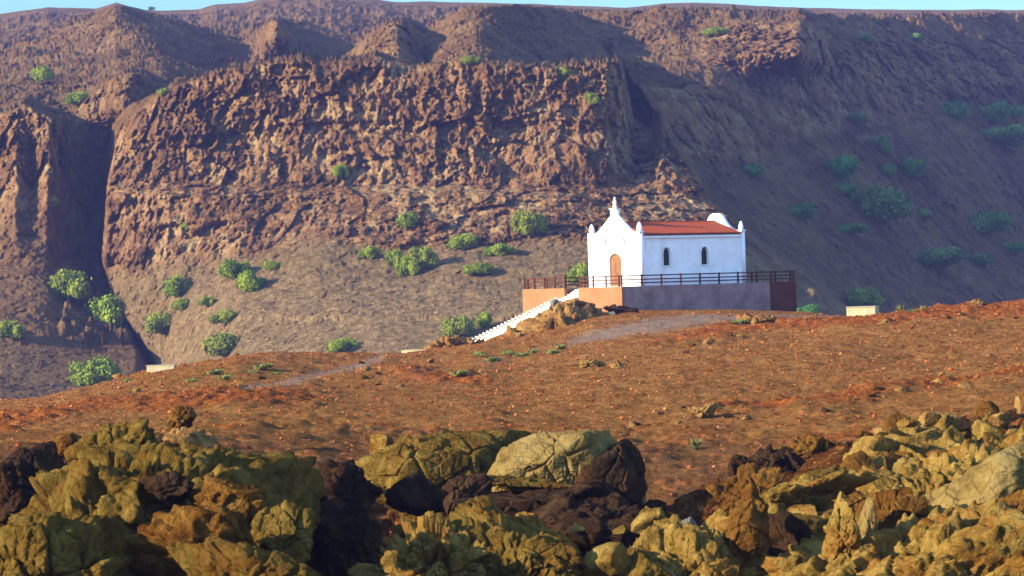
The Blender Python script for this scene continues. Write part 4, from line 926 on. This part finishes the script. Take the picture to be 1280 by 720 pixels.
def crown_mesh(seed, mat, n=9000, leaf=.042):
    """unit crown: radius ~1 in x,y, height ~1, flat underside, several uneven lobes"""
    r_ = np.random.RandomState(seed); nl = 9
    lc = np.stack([r_.uniform(-.62, .62, nl), r_.uniform(-.55, .55, nl), r_.uniform(.25, .62, nl)], 1); lr = r_.uniform(.24, .46, nl)
    lc[0] = (0, 0, .45); lr[0] = .5
    which = r_.choice(nl, n, p=lr ** 2 / (lr ** 2).sum()); d = r_.normal(size=(n, 3)); d /= np.linalg.norm(d, axis=1, keepdims=True)
    rad = r_.uniform(.35, 1.0, n) ** .45 * (1 + .22 * r_.normal(size=n) * (r_.uniform(size=n) < .25))
    c = lc[which] + d * (lr[which] * rad)[:, None] * np.array([1.05, 1.05, .85])
    dens = fbm(c + seed * 3.1, 4.5, 2, seed); kp = (dens > -.42) & (c[:, 2] > .04); c, d, which = c[kp], d[kp], which[kp]; n = len(c)
    s = leaf * r_.uniform(.6, 1.5, n)
    t1 = np.cross(d + r_.normal(size=(n, 3)) * .7, r_.normal(size=(n, 3))); t1 /= np.linalg.norm(t1, axis=1, keepdims=True)
    t2 = np.cross(d + r_.normal(size=(n, 3)) * .5, t1); t2 /= np.linalg.norm(t2, axis=1, keepdims=True)
    V = np.stack([c + t1 * s[:, None], c + t2 * s[:, None] * .7, c - t1 * s[:, None] * .9, c - t2 * s[:, None] * .7], 1).reshape(-1, 3)
    tone = np.repeat(np.clip(.5 + .15 * r_.normal(size=n) + .8 * fbm(c, 2.6, 2, seed + 9), 0, 1), 4)
    return np_mesh('crown', V, np.arange(4 * n).reshape(n, 4), {'tone': tone}, mat, False)
def trunk_mesh(seed):
    rr = random.Random(seed); bm = bmesh.new()
    for k in range(5):
        a = rr.uniform(0, 6.28); L_ = rr.uniform(.45, .75); pts = [Vector((0, 0, -.15)), Vector((math.cos(a) * .10, math.sin(a) * .10, .12)), Vector((math.cos(a) * .3 * L_, math.sin(a) * .3 * L_, .32)), Vector((math.cos(a) * .8 * L_, math.sin(a) * .8 * L_, .62))]
        rad = [.055, .045, .03, .012]; rings = []
        for p, r_ in zip(pts, rad): rings.append([bm.verts.new((p.x + r_ * math.cos(t), p.y + r_ * math.sin(t), p.z)) for t in [i * math.pi / 3 for i in range(6)]])
        for A, B in zip(rings, rings[1:]):
            for i in range(6): bm.faces.new([A[i], A[(i + 1) % 6], B[(i + 1) % 6], B[i]])
    me = bpy.data.meshes.new('trunk'); bm.to_mesh(me); bm.free(); me.materials.append(M['bark']); return me
CR = [crown_mesh(40 + k, M['leaf']) for k in range(6)]; CD = [crown_mesh(60 + k, M['leafdark']) for k in range(5)]; TR = [trunk_mesh(5 + k) for k in range(3)]
BUSH = [  # u, v(base), width px, height px, dark?, label
    (86, 378, 62, 38, 0, 'wide green acacia shrub at the left of the shaded ravine'),
    (138, 415, 60, 48, 0, 'largest green acacia, tall and round, low in the shaded ravine'),
    (18, 423, 34, 22, 0, 'low green shrub near the left edge above the red ridge'),
    (122, 482, 66, 34, 0, 'bright green shrub right behind the left end of the red ridge'),
    (96, 478, 26, 12, 0, 'small leafy shrub touching the bright ridge shrub on its left'),
    (220, 370, 34, 27, 0, 'green shrub at the foot of the bluff beside the ravine mouth'),
    (206, 417, 46, 27, 0, 'spreading yellow green shrub on the scree right of the largest acacia'),
    (229, 388, 26, 15, 0, 'little shrub between the bluff foot shrub and the spreading shrub'),
    (261, 381, 20, 12, 0, 'tiny shrub on the pale scree streak'),
    (291, 349, 42, 24, 0, 'green shrub at the top of the pale scree streak'),
    (308, 366, 34, 26, 0, 'dense green shrub just below the scree top shrub'),
    (336, 338, 30, 13, 0, 'flat shrub right of the scree top shrub'),
    (284, 405, 36, 18, 0, 'faint yellowish shrub on the open scree'),
    (281, 446, 60, 30, 0, 'broad green shrub half hidden by the red ridge'),
    (424, 440, 42, 17, 0, 'flat topped green shrub behind the dirt path on the ridge'),
    (125, 296, 24, 26, 0, 'upright shrub in the upper shadow of the ravine'),
    (66, 260, 24, 14, 0, 'small shrub clinging to the left cliff block'),
    (234, 289, 24, 12, 0, 'small shrub on the lowest bench of the left bluff'),
    (464, 326, 26, 16, 0, 'leftmost shrub of the line below the central bluff'),
    (494, 336, 30, 24, 0, 'olive green shrub second in the line below the bluff'),
    (508, 346, 26, 26, 0, 'dark leafy shrub joined to the olive one below the bluff'),
    (530, 338, 32, 28, 0, 'full rounded shrub ending the joined clump below the bluff'),
    (508, 285, 30, 19, 0, 'single shrub on the bench of the central cliff'),
    (584, 313, 42, 20, 0, 'wide yellow green shrub with a long shadow below the cliff'),
    (626, 318, 36, 16, 0, 'flat shrub just right of the long shadow shrub'),
    (600, 345, 38, 16, 0, 'thin faded shrub on the scree below the long shadow shrub'),
    (662, 293, 38, 30, 0, 'tall shrub against the cliff foot above the chapel steps'),
    (574, 420, 44, 24, 0, 'pale green shrub behind the ridge left of the steps'),
    (606, 410, 26, 20, 0, 'darker shrub beside the pale one left of the steps'),
    (728, 352, 34, 26, 0, 'bright green shrub against the left wall of the chapel'),
    (704, 104, 32, 20, 0, 'bright green shrub on the rim of the central bluff'),
    (587, 83, 24, 12, 0, 'low bright shrub on the plateau above the central bluff'),
    (424, 224, 20, 18, 0, 'small shrub halfway up the central cliff face'),
    (740, 130, 18, 14, 0, 'faint shrub near the right end of the bluff rim'),
    (50, 103, 30, 20, 0, 'green shrub high on the left plateau'),
    (101, 127, 30, 16, 0, 'bright shrub above the head of the ravine'),
    (203, 120, 16, 9, 0, 'tiny shrub at the left tip of the bluff rim'),
    (327, 356, 18, 10, 0, 'tiny pale shrub right of the dense scree shrub'),
    (1072, 386, 52, 26, 0, 'bright dome shaped shrub behind the concrete tank'),
    (1012, 398, 30, 16, 1, 'small dull shrub just past the terrace corner'),
    (1052, 226, 36, 30, 1, 'round dark tree on the shaded right slope'),
    (1056, 244, 26, 16, 1, 'small dark shrub under the round dark tree'),
    (1096, 280, 76, 42, 1, 'largest dark shrub mass in the middle of the right slope'),
    (1139, 224, 30, 24, 1, 'dark shrub right of the round dark tree'),
    (1109, 222, 18, 16, 1, 'narrow dark shrub between the two round ones'),
    (1104, 190, 30, 20, 1, 'dark shrub beside the pale track on the right wall'),
    (1069, 158, 30, 14, 1, 'small shrub above the pale track'),
    (1004, 280, 42, 22, 1, 'dull green shrub on the slope behind the chapel rear'),
    (942, 222, 34, 14, 1, 'low shrub on the shaded slope above the rear gable'),
    (1154, 276, 26, 13, 1, 'small shrub right of the largest dark mass'),
    (1170, 338, 60, 26, 1, 'long dark shrub low on the right slope'),
    (1233, 294, 52, 28, 1, 'wide dark shrub near the right edge, mid slope'),
    (1194, 152, 34, 22, 1, 'dark shrub at the foot of the right cliff'),
    (1242, 156, 44, 24, 1, 'dark shrub left of the edge under the right cliff'),
    (1268, 146, 30, 16, 1, 'dark shrub touching the right edge under the cliff'),
    (1252, 186, 66, 26, 1, 'biggest dark hedge like shrub at the upper right slope'),
    (1062, 292, 40, 14, 1, 'flat dark shrub trailing left of the largest mass'),
    (1222, 330, 40, 14, 1, 'faint shrub below the wide dark one'),
    (1264, 320, 34, 14, 1, 'faint shrub at the right edge above the red slope'),
    (1145, 52, 20, 10, 1, 'small green shrub on the rim of the right wall'),
    (1084, 52, 22, 10, 1, 'low green shrub left of the rim shrub on the right wall'),
    (896, 46, 30, 12, 0, 'pale yellowish shrub on the sunlit corner of the right wall'),
    (188, 13, 8, 5, 0, 'tiny dark bush on the left skyline'),
]
rr = random.Random(12)
for i, (u, v, wp, hp, dk, lab) in enumerate(BUSH):
    p = hill_pt(u, v); k_ = p.y / F
    e = empty('shrub', p - Vector((0, 0, .1)), rr.uniform(0, 6.28), label=lab, category='shrub', group='shrubs scattered over the hillsides')
    sx = wp / 2 * k_ / .92 * (1.15 if dk else 1); e.scale = (sx * 1.12, sx * 1.12, hp * k_ / .85)
    link('crown', (CD if dk else CR)[i % (5 if dk else 6)], e); link('trunk', TR[i % 3], e)
# ridge and ground plants: spiky little ones
def spiky(seed, n=34, mat='leafpale'):
    r_ = random.Random(seed); V, Fc = [], []
    for i in range(n):
        a = r_.uniform(0, 6.28); e_ = r_.uniform(.25, 1.4); L_ = r_.uniform(.5, 1); wd = .05
        dirv = Vector((math.cos(a) * math.cos(e_), math.sin(a) * math.cos(e_), math.sin(e_))); side = Vector((-math.sin(a), math.cos(a), 0)) * wd
        b0 = len(V); mid_ = dirv * L_ * .55 + Vector((0, 0, .03)); tip = dirv * L_
        V += [(-side)[:], side[:], (mid_ + side * .8)[:], (mid_ - side * .8)[:], tip[:]]
        Fc += [(b0, b0 + 1, b0 + 2, b0 + 3), (b0 + 3, b0 + 2, b0 + 4)]
    me = bpy.data.meshes.new('spiky_plant'); me.from_pydata(V, [], Fc); me.materials.append(M[mat])
    at = me.attributes.new('tone', 'FLOAT', 'POINT'); at.data.foreach_set('value', np.random.RandomState(seed).uniform(0, 1, len(V)).astype(np.float32)); return me
for u, v, hp, lab in ((1125, 392, 15, 'yellow green spiky plant on the ridge right of the tank'), (1153, 391, 13, 'small spiky plant second along the ridge from the tank'),
                      (1220, 386, 13, 'spiky plant beside the tan rock on the right skyline')):
    p = g_uv(u, v, 190, 245); o = link('spiky_plant', spiky(int(u), 46), None, p, label=lab, category='plant'); s = hp * p.y / F; o.scale = (s * .95, s * .95, s)
p = g_uv(870, 563, 92, 150); o = link('grass_tuft', spiky(870, 70), None, p, label='pale green grass tuft alone on the lower red slope', category='grass tuft'); s = 22 * p.y / F; o.scale = (s * .8, s * .8, s)
tufts = [(560, 468), (600, 446), (615, 452), (636, 444), (652, 448), (668, 441), (690, 443), (700, 437), (318, 468), (330, 462), (268, 470), (284, 474), (160, 478), (925, 407), (940, 403), (240, 478), (345, 470), (1140, 393), (575, 470)]
ct = [crown_mesh(80 + k, M['leafpale'], 700, .09) for k in range(3)]
for i, (u, v) in enumerate(tufts):
    p = g_uv(u, v, 120, 250); s = rr.uniform(9, 15) * p.y / F
    o = link('low_tuft', ct[i % 3], None, p, label=near_label(u, v, 'yellow green plant tuft', 'low'), category='tuft', group='dry plant tufts on the ridge')
    o.scale = (s, s, s * .6); o.rotation_euler = (0, 0, rr.uniform(0, 6))

# ------------------------------------------------------------------ haze
bm = bmesh.new(); box(bm, -900, 900, -60, 2150, -15.5, 185)
m = bpy.data.materials.new('haze'); m.use_nodes = True; nt_ = m.node_tree; nt_.nodes.clear()
vp = nt_.nodes.new('ShaderNodeVolumePrincipled'); vp.inputs['Color'].default_value = (.34, .40, 1, 1); vp.inputs['Density'].default_value = .00009
vp.inputs['Anisotropy'].default_value = .0
ot = nt_.nodes.new('ShaderNodeOutputMaterial'); nt_.links.new(vp.outputs[0], ot.inputs['Volume'])
hz = bm_obj('haze', bm, m, kind='stuff')
